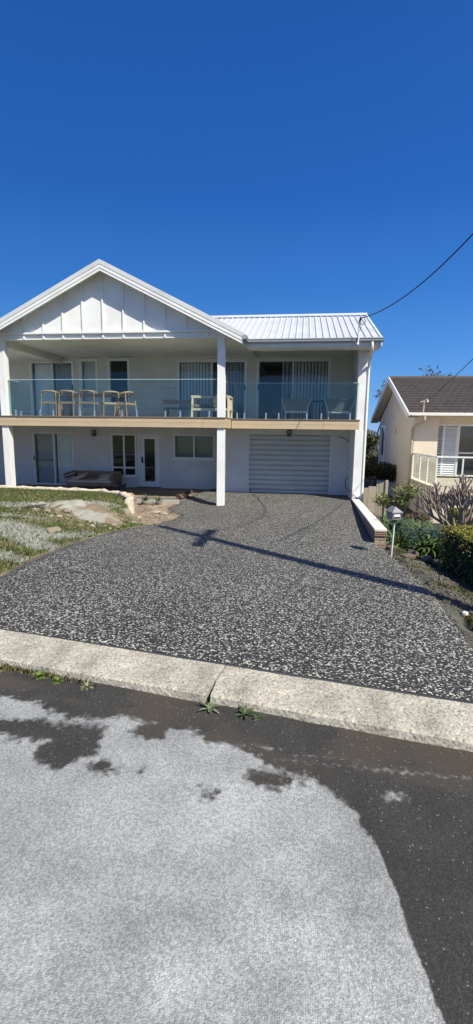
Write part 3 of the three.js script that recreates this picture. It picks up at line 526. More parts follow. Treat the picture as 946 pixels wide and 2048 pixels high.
// gutters, quad profile
{
  const prof = [[0, 0], [0.0, 0.10], [0.012, 0.11], [0.1, 0.115], [0.118, 0.105], [0.118, 0.09], [0.108, 0.085], [0.1, 0.03], [0.075, 0.0]];
  const s = new THREE.Shape(prof.map(([a, b]) => new THREE.Vector2(a, b)));
  const gx = uvWorld(new THREE.ExtrudeGeometry(s, { depth: 3.8, bevelEnabled: false }).rotateY(-Math.PI / 2).translate(0, 0, 0)); // x -> z, depth -> -x
  gx.translate(2.2, 4.225, -14.408); part('gutter', gx, M.gutter, house);
  const gz = uvWorld(new THREE.ExtrudeGeometry(s, { depth: 0.72, bevelEnabled: false }).translate(-1.68, 4.225, -14.41)); part('gutter', gz, M.gutter, house);
  part('fascia', box(-1.70, -1.68, 4.12, 4.33, -14.44, ZB - 0.03), M.white2, house);
  part('downpipe', [tube([[1.90, 4.235, -14.36], [1.90, 4.10, -14.36], [1.91, 4.02, -14.42], [1.955, 3.80, -15.15], [1.965, 3.68, -15.30], [1.965, 3.5, -15.33], [1.965, 2.4, -15.33]], 0.042, 40, 10), rod([1.965, 2.42, -15.33], [1.965, -0.34, -15.33], 0.042, 0.042, 12)], M.white, house);
}
// glass balustrade: panels on short steel spigots
{
  const pan = (x0, x1, z, lab) => { const g = part('glass_panel', box(x0 + 0.006, x1 - 0.006, 2.175, 3.20, z - 0.006, z + 0.006), M.rail, house); part('glass_edge', [box(x0 + 0.006, x1 - 0.006, 3.2005, 3.212, z - 0.007, z + 0.007)], M.railEdge, g); for (const f of [0.17, 0.83]) { const x = lerp(x0, x1, f); part('spigot', [rbox(x - 0.022, x + 0.022, 2.12, 2.30, z - 0.03, z + 0.03, 0.006), box(x - 0.045, x + 0.045, 2.118, 2.128, z - 0.05, z + 0.05)], M.steel, g); } };
  const panZ = (x, z0, z1) => { const g = part('glass_panel', box(x - 0.006, x + 0.006, 2.175, 3.20, z0 + 0.006, z1 - 0.006), M.rail, house); part('glass_edge', box(x - 0.007, x + 0.007, 3.2005, 3.212, z0 + 0.006, z1 - 0.006), M.railEdge, g); const zc = (z0 + z1) / 2; part('spigot', rbox(x - 0.03, x + 0.03, 2.12, 2.30, zc - 0.022, zc + 0.022, 0.006), M.steel, g); };
  const L = [-9.0, -7.78, -6.46, -5.13, -3.79, -2.46]; for (let i = 0; i + 1 < L.length; i++) pan(L[i], L[i + 1], -14.2);
  panZ(-9.0, -15.42, -14.21); panZ(-2.27, -15.28, -14.36);
  const Q = [-1.95, -0.92, 0.39, 1.70]; for (let i = 0; i + 1 < Q.length; i++) pan(Q[i], Q[i + 1], -15.29);
  pan(-2.26, -1.95, -15.292); panZ(1.70, -15.9, -15.3);
}
// service mast with insulators at the gutter
{
  const r = part('service_mast', [rod([1.50, 4.16, -14.27], [1.51, 4.74, -14.27], 0.022, 0.022, 10), box(1.47, 1.53, 4.14, 4.20, -14.405, -14.25)], M.white, house);
  part('insulator', [rod([1.51, 4.74, -14.27], [1.545, 4.85, -14.25], 0.03, 0.024), rod([1.50, 4.83, -14.27], [1.63, 4.86, -14.22], 0.014), tube([[1.52, 4.74, -14.25], [1.60, 4.66, -14.23], [1.66, 4.74, -14.22], [1.62, 4.85, -14.22]], 0.009), tube([[1.5, 4.74, -14.25], [1.56, 4.6, -14.23], [1.53, 4.5, -14.24]], 0.008)], M.black, r);
}
// loose electrical conduit at the garage corner
for (const p of [[[1.27, 1.58, ZG + 0.03], [1.36, 1.575, ZG + 0.10], [1.52, 1.50, ZG + 0.10], [1.62, 1.42, ZG + 0.04]], [[1.655, 0.22, ZG + 0.2], [1.56, 0.20, ZG + 0.3], [1.54, 0.02, ZG + 0.35], [1.58, -0.12, ZG + 0.5], [1.66, -0.16, ZG + 0.9], [1.70, -0.2, -15.3], [1.80, -0.3, -15.28], [1.84, -0.36, -15.28]]]) part('conduit', tube(p, 0.012, 30), M.cable, house);
part('conduit', rod([1.60, 0.55, ZG + 0.15], [1.66, 0.55, ZG + 0.15], 0.014), mat(0.3, 0.08, 0.03, 0.6), house);

// ================================================================ patio, lawn edging, retaining wall
structure('patio', [box(-14, -3.6, -0.70, -0.475, -17.75, -14.75), box(-3.6, -2.6, -0.70, -0.478, -17.75, -16.6)], mat(0.15, 0.15, 0.155, 0.85, { map: tGrime }));
structure('patio_edging', rbox(-7.4, -3.75, -0.7, -0.462, -14.745, -14.67, 0.015), mat(0.42, 0.39, 0.34, 0.85, { map: tGrime }));
{
  const lw = thing('lawn_wall', 'low broken white masonry wall holding back the lawn', 'wall', [-6, -0.45, -13]);
  const pts = []; for (let x = -14; x <= -4.32; x += 0.07) pts.push([x, zw(x)]); pts.push([-4.27, -11.75], [-4.24, -11.45]);
  const stone = mat(0.60, 0.53, 0.42, 0.9, { map: tGrime, bumpMap: tFine, bumpScale: 0.008 });
  const P = [], I = []; const prof = [[-0.10, -0.6], [-0.098, -0.04], [-0.08, 0.012], [0.0, 0.022], [0.08, 0.008], [0.095, -0.05], [0.105, -0.6]];
  pts.forEach(([x, z], i) => { const a = pts[Math.max(0, i - 1)], b = pts[Math.min(pts.length - 1, i + 1)], t = V(b[0] - a[0], 0, b[1] - a[1]).normalize(); prof.forEach(([o, y], j) => { const n = fbm(x * 4 + j * 3, z * 4, 45, 4) - 0.5, q = 1 + 0.5 * n; P.push(x + t.z * o * q, y + (j > 0 && j < 6 ? 0.13 * n : 0), z - t.x * o * q); if (i && j) { const k = i * 7 + j; I.push(k - 8, k - 7, k - 1, k - 7, k, k - 1); } }); });
  const e = (pts.length - 1) * 7; for (let j = 1; j < 6; j++) I.push(e, e + j, e + j + 1);
  const g = new THREE.BufferGeometry(); g.setAttribute('position', new THREE.Float32BufferAttribute(P, 3)); g.setIndex(I); g.computeVertexNormals();
  part('wall_body', uvWorld(g), stone, lw);
  for (const [x, y, z, s] of [[-4.42, -0.05, -12.3, 0.10], [-4.52, -0.02, -12.5, 0.08], [-4.33, -0.08, -12.05, 0.09], [-4.6, 0.0, -12.42, 0.06], [-4.38, -0.16, -12.35, 0.08]]) part('broken_brick', rock(x, y, z, s, s * 0.6, s * 0.8), mat(0.30, 0.19, 0.13, 0.9), lw);
}
{
  const rw = thing('retaining_wall', 'low white-capped brick retaining wall along the right of the driveway', 'wall', [1.6, -0.35, -12]);
  const ax = 1.40, az = -8.85, bx = 1.665, bz = -15.31, ya = -0.035, yb = -0.335, w = 0.215, cap = mat(0.74, 0.71, 0.65, 0.75, { map: tGrime, bumpMap: tFine, bumpScale: 0.002 });
  const at = (t, o, y) => [lerp(ax, bx, t) + o, lerp(ya, yb, t) + y, lerp(az, bz, t)];
  const cuts = [0.0, 0.17, 0.36, 0.55, 0.74, 0.9, 1];
  for (let i = 0; i + 1 < cuts.length; i++) { const a = cuts[i], b = cuts[i + 1] - (i < 5 ? 0.0007 : 0), o = 0.004 * (i % 2), A = a ? a : 0.002; part('capping', hexa([at(A, -0.005, -0.03), at(A, w + 0.004, -0.03), at(b, w + 0.004, -0.03), at(b, -0.005, -0.03), at(A, -0.005, o * 0.6), at(A, w + 0.004, o * 0.6), at(b, w + 0.004, o * 0.6), at(b, -0.005, o * 0.6)]), cap, rw); }
  part('wall_body', hexa([at(0.012, 0.008, -0.6), at(0.012, w - 0.008, -0.6), at(1, w - 0.008, -0.6), at(1, 0.008, -0.6), at(0.012, 0.008, -0.031), at(0.012, w - 0.008, -0.031), at(1, w - 0.008, -0.031), at(1, 0.008, -0.031)]), mat(0.36, 0.34, 0.31, 0.9, { map: tGrime }), rw);
  const bm = [mat(0.30, 0.22, 0.165, 0.9, { map: tGrime }), mat(0.34, 0.25, 0.20, 0.9, { map: tGrime }), mat(0.27, 0.19, 0.15, 0.9, { map: tGrime })];
  // end of the wall: a cored brick on edge above plain courses
  const holes = []; for (let i = 0; i < 5; i++) for (let j = 0; j < 2; j++) holes.push([i * 0.038 + 0.018, i * 0.038 + 0.042, 0.014 + j * 0.036, 0.038 + j * 0.036]);
  const s = wallHoles(0, 0.212, 0, 0.085, 0, 0.07, holes); s.translate(ax + 0.0, ya - 0.118, az - 0.03); part('brick', s, bm[0], rw, 'cored brick on edge showing two rows of holes');
  part('brick_core', box(ax + 0.005, ax + 0.205, ya - 0.115, ya - 0.035, az - 0.035, az - 0.028), M.dark, rw);
  let y = ya - 0.125; for (let c = 0; c < 4; c++) { const y1 = y - 0.078; let x = ax + (c % 2 ? 0 : 0.0); for (const L of c % 2 ? [0.105, 0.105] : [0.212]) { part('brick', rbox(x, x + L - 0.006, y1, y, az - 0.08 - 0.01 * (c % 2), az + 0.03 - rr(0, 0.02), 0.006, 1), bm[c % 3], rw); x += L; } y = y1 - 0.01; }
  for (let c = 0; c < 3; c++) for (let k = 0; k < 9; k++) { const z1 = az - 0.1 - k * 0.24 - (c % 2) * 0.12, yy = ya - 0.045 - c * 0.086 - 0.011 * k; const t = (az - z1) / (az - bz); part('brick', rbox(lerp(ax, bx, t) + 0.001, lerp(ax, bx, t) + 0.09, yy - 0.076, yy, z1 - 0.23, z1, 0.005, 1), bm[(c + k) % 3], rw); }
}
// ================================================================ neighbour's house
const nb = thing('neighbour_house', 'cream rendered house with dark brown tiled roof and glazed balcony', 'house', [7, -1.2, -22]);
{
  const zf = -20.5, zbk = -29.2, xw = 4.56, ridgeZ = -24.9, ye = 2.50, yr = 4.36, xo = 4.16;
  const sl = (yr - ye) / (ridgeZ + 19.98) * -1;                               // rise per metre going back
  const side = new THREE.Shape([[-zf, -1.6], [-zf, 2.42], [-ridgeZ, 4.2], [-zbk, 2.5], [-zbk, -1.6]].map(([a, b]) => new THREE.Vector2(a, b)));
  side.holes.push(new THREE.Path([[27.35, 0.55], [27.35, 2.15], [28.55, 2.15], [28.55, 0.55]].map(([a, b]) => new THREE.Vector2(a, b))));
  part('wall', uvWorld(new THREE.ExtrudeGeometry(side, { depth: 0.2, bevelEnabled: false }).rotateY(Math.PI / 2).translate(xw, 0, 0)), M.nWall, nb);
  part('wall', [box(xw + 0.2, 5.50, -0.07, 2.42, zf - 0.2, zf), box(5.3, 5.50, -0.07, 2.42, zf - 0.75, zf - 0.2), box(5.50, 14, 2.14, 2.42, zf - 0.75, zf - 0.55), box(8.4, 14, -0.07, 2.14, zf - 0.75, zf - 0.55), box(xw + 0.2, 14, -0.3, -0.2, zf - 8, zf), box(xw + 0.2, 14, 2.43, 2.47, zf - 8, zf - 0.02), box(5, 14, -0.2, 2.43, zf - 3.5, zf - 3.4)], M.nWall, nb);
  const w = part('window', [box(xw - 0.03, xw + 0.05, 0.5, 2.2, -27.42, -27.30), box(xw - 0.03, xw + 0.05, 0.5, 2.2, -28.62, -28.5), box(xw - 0.03, xw + 0.05, 2.1, 2.22, -28.5, -27.42), box(xw - 0.04, xw + 0.05, -1.3, 2.2, -27.29, -27.2)], M.frame, nb);
  part('pane', box(xw + 0.02, xw + 0.03, 0.55, 2.12, -28.5, -27.4), mat(0.03, 0.04, 0.11, 0.1), w);
  part('meter_box', rbox(xw - 0.06, xw, 1.75, 2.05, -24.45, -24.2, 0.01), M.nTrim, nb);
  // roof: deck, battens of overlapping tiles, barge and gutter
  const top = (z) => ye + 0.06 + sl * (-19.98 - z);
  part('roof_deck', [hexa([[xo + 0.02, top(-20) - 0.12, -20], [14, top(-20) - 0.12, -20], [14, top(ridgeZ) - 0.12, ridgeZ], [xo + 0.02, top(ridgeZ) - 0.12, ridgeZ], [xo + 0.02, top(-20) - 0.03, -20], [14, top(-20) - 0.03, -20], [14, top(ridgeZ) - 0.03, ridgeZ], [xo + 0.02, top(ridgeZ) - 0.03, ridgeZ]]),
    hexa([[xo, top(ridgeZ) - 0.12, ridgeZ], [14, top(ridgeZ) - 0.12, ridgeZ], [14, 2.45, -30], [xo, 2.45, -30], [xo, top(ridgeZ), ridgeZ], [14, top(ridgeZ), ridgeZ], [14, 2.57, -30], [xo, 2.57, -30]])], mat(0.05, 0.04, 0.038, 0.9), nb);
  const tg = [], rows = 15, dz = (-19.95 - ridgeZ) / rows, th = 0.03;
  for (let r = 0; r < rows; r++) { const z0 = -19.95 - r * dz; for (let k = 0; k < 34; k++) { const a = xo + 0.03 + k * 0.3 - (r % 2) * 0.15, b = a + 0.294; if (b < xo + 0.05) continue; const A = Math.max(a, xo + 0.03), j = rr(-0.007, 0.007), lift = 0.066 + j; const m = (A + b) / 2; for (const [p, q, h] of [[A, m - 0.02, 0], [m - 0.02, b, -0.012]]) tg.push(hexa([[p, top(z0) - 0.02, z0], [q, top(z0) - 0.02, z0], [q, top(z0 - dz) - 0.03, z0 - dz - 0.04], [p, top(z0 - dz) - 0.03, z0 - dz - 0.04], [p, top(z0) + lift + h, z0], [q, top(z0) + lift + h, z0], [q, top(z0 - dz) + 0.014, z0 - dz - 0.04], [p, top(z0 - dz) + 0.014, z0 - dz - 0.04]])); } }
  const tl = part('roof_tiles', tg, mat(0.058, 0.049, 0.046, 0.8, { map: rep(tex(256, 256, (u, v) => { const n = fbmT(u * 10, v * 10, 10, 55, 3), b = h2(Math.floor(u * 16), Math.floor(v * 16), 4); const k = 0.6 + 0.5 * n + 0.4 * b; return [Math.min(1, k), Math.min(1, k * 0.96), Math.min(1, k * 0.95)]; }), 1 / 4.8) }), nb); tl.userData.kind = 'stuff';
  for (let k = 0; k < 14; k++) part('ridge_tile', uvWorld(new THREE.CylinderGeometry(0.115, 0.125, 0.42, 10, 1, false).rotateZ(Math.PI / 2).translate(xo + 0.2 + k * 0.4, top(ridgeZ) - 0.03, ridgeZ)), mat(0.075, 0.06, 0.055, 0.8), nb);
  part('barge_board', [hexa([[xo - 0.03, top(-19.96) - 0.21, -19.96], [xo + 0.02, top(-19.96) - 0.21, -19.96], [xo + 0.02, top(ridgeZ) - 0.21, ridgeZ], [xo - 0.03, top(ridgeZ) - 0.21, ridgeZ], [xo - 0.03, top(-19.96) + 0.05, -19.96], [xo + 0.02, top(-19.96) + 0.05, -19.96], [xo + 0.02, top(ridgeZ) + 0.07, ridgeZ], [xo - 0.03, top(ridgeZ) + 0.07, ridgeZ]]),
    hexa([[xo - 0.03, top(ridgeZ) - 0.21, ridgeZ - 0.002], [xo + 0.02, top(ridgeZ) - 0.21, ridgeZ - 0.002], [xo + 0.02, 2.36, -30], [xo - 0.03, 2.36, -30], [xo - 0.03, top(ridgeZ) + 0.07, ridgeZ - 0.002], [xo + 0.02, top(ridgeZ) + 0.07, ridgeZ - 0.002], [xo + 0.02, 2.62, -30], [xo - 0.03, 2.62, -30]])], M.white, nb);
  part('eave_soffit', [box(xo + 0.02, 14, 2.40, 2.42, zf, -20.0), hexa([[xo + 0.02, top(ridgeZ) - 0.2, ridgeZ], [xw, top(ridgeZ) - 0.2, ridgeZ], [xw, 2.38, -30], [xo + 0.02, 2.38, -30], [xo + 0.02, top(ridgeZ) - 0.18, ridgeZ], [xw, top(ridgeZ) - 0.18, ridgeZ], [xw, 2.41, -30], [xo + 0.02, 2.41, -30]]), hexa([[xo + 0.02, 2.36, -20], [xw, 2.36, -20], [xw, top(ridgeZ) - 0.2, ridgeZ], [xo + 0.02, top(ridgeZ) - 0.2, ridgeZ], [xo + 0.02, 2.38, -20], [xw, 2.38, -20], [xw, top(ridgeZ) - 0.18, ridgeZ], [xo + 0.02, top(ridgeZ) - 0.18, ridgeZ]])], M.nTrim, nb);
  part('gutter', rbox(xo - 0.02, 14, 2.43, 2.55, -19.97, -19.86, 0.02), mat(0.68, 0.66, 0.60, 0.5), nb);
  part('downpipe', [tube([[4.78, 2.44, -19.92], [4.78, 2.28, -19.92], [4.72, 2.16, -20.1], [4.50, 2.0, -20.46], [4.49, 1.8, -20.5], [4.49, 0.5, -20.5], [4.49, -1.3, -20.5]], 0.05, 50, 10), rod([4.78, 2.46, -19.92], [4.78, 2.26, -19.92], 0.06)], mat(0.40, 0.32, 0.24, 0.6), nb);
  // recessed sliding door with louvred shutters
  const d = part('sliding_door', [box(5.50, 5.56, 0, 2.14, zf - 0.66, zf - 0.56), box(6.42, 6.5, 0, 2.14, zf - 0.66, zf - 0.54), box(8.3, 8.4, 0, 2.14, zf - 0.66, zf - 0.56), box(5.56, 8.3, 2.07, 2.14, zf - 0.66, zf - 0.56), box(5.56, 8.3, 0, 0.06, zf - 0.66, zf - 0.56), box(6.5, 8.3, 0.95, 1.0, zf - 0.64, zf - 0.58)], M.white2, nb);
  part('pane', box(6.5, 8.3, 0.06, 2.07, zf - 0.62, zf - 0.61), M.pane, d);
  for (const [a, b, ang] of [[5.58, 5.86, 30], [5.90, 6.40, 62]]) { const s = part('shutter', [box(a - 0.02, a + 0.025, 0.07, 2.06, zf - 0.60, zf - 0.565), box(b - 0.025, b + 0.02, 0.07, 2.06, zf - 0.60, zf - 0.565)], M.shutter, nb); for (let k = 0; k < 21; k++) part('louvre', new THREE.BoxGeometry(b - a - 0.05, 0.085, 0.012).rotateX(-(90 - ang) * R).translate((a + b) / 2, 0.12 + k * 0.094, zf - 0.582), M.shutter, s); }
  // balcony
  part('balcony', [box(xw - 0.02, 14, -0.20, -0.07, zf - 0.76, -17.02), box(xw - 0.04, 14, -0.30, -0.065, -17.02, -16.9), box(xw - 0.04, xw + 0.1, -0.30, -0.066, zf, -17.02)], M.nTrim, nb);
  part('balcony_wall', [box(xw, 14, -2.2, -0.31, -17.35, -17.15), box(xw, xw + 0.2, -2.2, -0.30, -18.9, -17.35), box(xw + 0.02, xw + 0.2, -2.2, -0.30, zf, -19.4), box(xw + 0.3, xw + 0.5, -2.2, -0.30, zf, -17.35)], M.nWall, nb);
  const rail = part('railing', [rbox(xw - 0.01, 14, 0.93, 0.985, -17.01, -16.94, 0.012), rbox(xw - 0.01, xw + 0.05, 0.93, 0.984, zf + 0.02, -17.01, 0.012)], M.white, nb);
  for (const [x, z] of [[xw + 0.02, -16.975], [5.42, -16.975], [6.3, -16.975], [7.2, -16.975], [xw + 0.02, -18.1], [xw + 0.02, -19.2], [xw + 0.02, -20.4]]) part('post', box(x - 0.022, x + 0.022, -0.066, 0.932, z - 0.022, z + 0.022), M.white, rail);
  for (const [a, b] of [[xw + 0.06, 5.38], [5.46, 6.26], [6.34, 7.16]]) part('glass_panel', box(a, b, 0.0, 0.92, -16.98, -16.972), M.frost, rail);
  for (const [a, b] of [[-18.06, -17.02], [-19.16, -18.14], [-20.36, -19.24]]) part('glass_panel', box(xw + 0.016, xw + 0.024, 0.0, 0.92, a, b), M.frost, rail);
  const ma = part('service_mast', [rod([4.62, 2.55, -19.5], [4.62, 3.0, -19.5], 0.03), rod([4.62, 2.97, -19.5], [4.73, 3.04, -19.45], 0.02)], mat(0.45, 0.36, 0.29, 0.7), nb); part('insulator', [rod([4.73, 2.93, -19.45], [4.73, 3.03, -19.45], 0.045, 0.03), rod([4.50, 2.92, -19.5], [4.62, 2.98, -19.5], 0.012)], M.white, ma);
}

// ================================================================ power pole (stands right of the view) and service cables
{
  const b = [5.43, 0, -2.25], t = thing('power_pole', 'timber power pole with crossarm at the kerb, its shadow on the driveway', 'power pole', b);
  part('pole', rod([5.43, -0.4, -2.2], [5.35, 11.6, -2.1], 0.17, 0.11, 14), M.post, t);
  part('crossarm', box(5.29, 5.43, 9.9, 10.04, -2.95, -1.28), M.post, t);
  for (const z of [-2.85, -2.45, -1.78, -1.38]) part('insulator', rod([5.36, 10.04, z], [5.36, 10.2, z], 0.04, 0.03), M.nTrim, t);
  const sag = (a, c, s) => { const l = []; for (let i = 0; i <= 40; i++) { const u = i / 40; l.push([lerp(a[0], c[0], u), lerp(a[1], c[1], u) - 4 * s * u * (1 - u), lerp(a[2], c[2], u)]); } return l; };
  tag(structureless('service_cable', tube(sag([1.63, 4.85, -14.22], [5.35, 10.5, -2.3], 1.75), 0.013, 80, 6), M.cable), 'thick black service cable drooping to the white house roof', 'cable');
  tag(structureless('service_cable', tube(sag([4.74, 3.0, -19.45], [5.35, 8.4, -2.3], 0.6), 0.012, 80, 6), M.cable), 'black service cable running to the brown tiled roof next door', 'cable');
}
function structureless(name, g, m) { const o = new THREE.Mesh(merged(g), m); o.name = numbered(name); o.castShadow = o.receiveShadow = true; scene.add(o); return o; }

// ================================================================ letterbox
{
  const x = 1.525, z = -7.84, y0 = G(x, z), t = thing('letterbox', 'small pale metal letterbox on a thin post beside the driveway', 'letterbox', [x, y0, z]);
  const grey = mat(0.24, 0.24, 0.25, 0.45, { map: tGrime }), lt = mat(0.55, 0.55, 0.56, 0.45);
  const a = 0.34, rot = (g) => g.translate(-x, 0, -z).rotateY(a).translate(x, 0, z);
  part('post', rod([x - 0.006, y0 - 0.15, z], [x + 0.012, 0.235, z], 0.013, 0.013, 10), mat(0.62, 0.66, 0.60, 0.5), t);
  part('bracket', rot(box(x - 0.012, x + 0.028, 0.24, 0.334, z - 0.02, z + 0.02)), mat(0.10, 0.115, 0.115, 0.6), t);
  const bx0 = x - 0.062, bx1 = x + 0.082, zb = z - 0.12, zf = z + 0.07;
  const body = part('box', [rot(box(bx0, bx1, 0.335, 0.348, zb, zf)), rot(box(bx0, bx0 + 0.012, 0.348, 0.455, zb, zf)), rot(box(bx1 - 0.012, bx1, 0.348, 0.455, zb, zf)), rot(box(bx0, bx1, 0.348, 0.455, zb, zb + 0.012)), rot(box(bx0 + 0.012, bx1 - 0.012, 0.43, 0.455, zf - 0.012, zf))], grey, t);
  part('flap', rot(rbox(bx0 + 0.016, bx1 - 0.016, 0.372, 0.425, zf - 0.016, zf + 0.004, 0.004)), lt, body); part('number_plate', rot(box(bx0 + 0.025, bx1 - 0.04, 0.378, 0.418, zf + 0.005, zf + 0.009)), mat(0.72, 0.72, 0.74, 0.5), body);
  part('liner', rot(box(bx0 + 0.014, bx1 - 0.014, 0.35, 0.45, zf - 0.05, zf - 0.04)), M.dark, body);
  const s = 0.02, r = [[bx0 - s, zb - s], [bx1 + s, zb - s], [bx1 + s, zf + s], [bx0 - s, zf + s]], yE = 0.452, yR = 0.535, xm = (bx0 + bx1) / 2;
  const tri = (...p) => { const v = []; for (let i = 1; i + 1 < p.length; i++) v.push(...p[0], ...p[i], ...p[i + 1]); const g = new THREE.BufferGeometry(); g.setAttribute('position', new THREE.Float32BufferAttribute(v, 3)); g.computeVertexNormals(); return uvWorld(g); };
  const c = r.map(([X, Z]) => [X, yE, Z]), e0 = [xm, yR, zb + 0.02], e1 = [xm, yR, zf - 0.06];
  part('roof', [rot(tri(c[0], e0, c[1])), rot(tri(c[2], e1, c[3])), rot(tri(c[1], e0, e1, c[2])), rot(tri(c[3], e1, e0, c[0])), rot(box(bx0 - s + 0.001, bx1 + s - 0.001, yE - 0.014, yE - 0.001, zb - s + 0.001, zf + s - 0.001))], grey, t);
}

// ================================================================ side gate of palings
{
  const t = thing('side_fence', 'short pale timber paling fence closing the passage beside the white house', 'fence', [2.3, -0.6, -15.1]);
  const m = [mat(0.36, 0.31, 0.245, 0.85, { map: tWood }), mat(0.40, 0.34, 0.27, 0.85, { map: tWood }), mat(0.33, 0.29, 0.235, 0.85, { map: tWood })];
  const e = [1.98, 2.125, 2.36, 2.45, 2.53, 2.61]; for (let i = 0; i < 5; i++) { const yt = 0.055 + (e[i] - 1.98) * 0.33; part('paling', rbox(e[i], e[i + 1] - 0.005, -1.2, yt, -15.12 + 0.004 * (i % 2), -15.10 + 0.004 * (i % 2), 0.004, 1), m[i % 3], t); }
  part('post', rbox(2.615, 2.70, -1.2, 0.30, -15.16, -15.05, 0.008), m[1], t);
  part('rail', [box(1.96, 2.6, -0.2, -0.12, -15.17, -15.125), box(1.96, 2.6, -0.8, -0.72, -15.17, -15.125)], m[2], t);
}

// ================================================================ furniture on the deck
const DY = 2.118;
function makeDining(label) {
  const t = thing('dining_chair', label, 'chair', [0, 0, 0], 'oak dining chairs round the deck table');
  const m = M.chairWood, leg = (x, z, x2, z2, h) => rod([x, 0, z], [x2, h, z2], 0.017, 0.021, 8);
  lpart('seat', rbox(-0.22, 0.22, 0.41, 0.45, -0.24, 0.2, 0.015), m, t);
  for (const s of [-1, 1]) { lpart('leg', leg(s * 0.25, 0.25, s * 0.225, 0.19, 0.74), m, t); lpart('leg', leg(s * 0.25, -0.25, s * 0.22, -0.2, 0.42), m, t); }
  lpart('crest_rail', tube([[-0.25, 0.715, 0.0], [-0.245, 0.735, 0.1], [-0.205, 0.755, 0.19], [-0.09, 0.77, 0.24], [0.09, 0.77, 0.24], [0.205, 0.755, 0.19], [0.245, 0.735, 0.1], [0.25, 0.715, 0.0]], 0.033, 36, 8), m, t);
  lpart('stretcher', [rod([-0.24, 0.40, 0.22], [0.24, 0.40, 0.22], 0.016), rod([-0.235, 0.39, -0.2], [-0.24, 0.40, 0.22], 0.014), rod([0.235, 0.39, -0.2], [0.24, 0.40, 0.22], 0.014)], m, t);
  return t;
}
{
  const c = makeDining('oak dining chair at the left end of the deck table row'); const put = (o, x, z, a) => { o.position.set(x, DY, z); o.rotation.y = a; };
  put(c, -7.88, -14.72, 0.05);
  put(copy(c, 'second oak dining chair from the left, back to the glass'), -7.28, -14.72, -0.04);
  put(copy(c, 'third oak dining chair from the left, back to the glass'), -6.60, -14.68, 0.03);
  put(copy(c, 'oak dining chair angled behind the three front chairs'), -6.02, -14.95, 0.5);
  put(copy(c, 'oak dining chair turned side-on at right end of table'), -5.55, -15.0, 1.25);
  const t = thing('dining_table', 'dark timber dining table behind the row of oak chairs', 'table', [-6.9, DY, -15.6]);
  lpart('tabletop', rbox(-1.15, 1.15, 0.70, 0.74, -0.45, 0.45, 0.01), M.chairWood2, t); for (const x of [-1, 1]) for (const z of [-0.36, 0.36]) lpart('leg', box(x - 0.035, x + 0.035, 0, 0.70, z - 0.035, z + 0.035), M.chairWood2, t);
}
{
  const t = thing('outdoor_sofa', 'pale timber framed outdoor sofa beside the middle column', 'sofa', [-2.75, DY, -14.95]), m = M.cream;
  for (const x of [-0.57, 0.57]) { lpart('arm', [bar([x, 0, 0.28], [x + (x < 0 ? 0.02 : -0.02), 0.64, 0.24], 0.06, 0.06), bar([x, 0, -0.34], [x, 0.60, -0.30], 0.05, 0.06), rbox(x - 0.035, x + 0.035, 0.60, 0.655, -0.34, 0.28, 0.01), rbox(x - 0.025, x + 0.025, 0.22, 0.29, -0.31, 0.27, 0.01)], m, t); }
  lpart('seat_frame', [rbox(-0.57, 0.57, 0.215, 0.285, 0.22, 0.27, 0.008), rbox(-0.57, 0.57, 0.215, 0.285, -0.32, -0.27, 0.008)], m, t); lpart('rail', rbox(-0.6, 0.1, 0.585, 0.66, 0.235, 0.275, 0.01), m, t);
  for (let k = 0; k < 5; k++) lpart('slat', rbox(0.545, 0.57, 0.29, 0.60, -0.22 + k * 0.1, -0.17 + k * 0.1, 0.005, 1), m, t);
  lpart('cushion', rbox(-0.54, 0.54, 0.29, 0.40, -0.27, 0.22, 0.04, 3), mat(0.14, 0.12, 0.105, 0.95), t); lpart('back_cushion', rbox(0.0, 0.53, 0.40, 0.70, -0.05, 0.18, 0.05, 3), mat(0.16, 0.135, 0.12, 0.95), t);
}
{
  const t = thing('bench', 'low dark slatted timber bench by the sliding door upstairs', 'bench', [-4.1, DY, -16.6]);
  lpart('seat', [rbox(-0.62, 0.62, 0.36, 0.40, -0.25, -0.09, 0.008), rbox(-0.62, 0.62, 0.36, 0.40, -0.08, 0.08, 0.008), rbox(-0.62, 0.62, 0.36, 0.40, 0.09, 0.25, 0.008)], M.chairWood2, t);
  for (const x of [-0.56, 0.56]) for (const z of [-0.2, 0.2]) lpart('leg', box(x - 0.03, x + 0.03, 0, 0.36, z - 0.03, z + 0.03), M.chairWood2, t);
  lpart('backrest', rbox(-0.62, 0.62, 0.52, 0.64, 0.2, 0.24, 0.01), M.chairWood2, t);
}
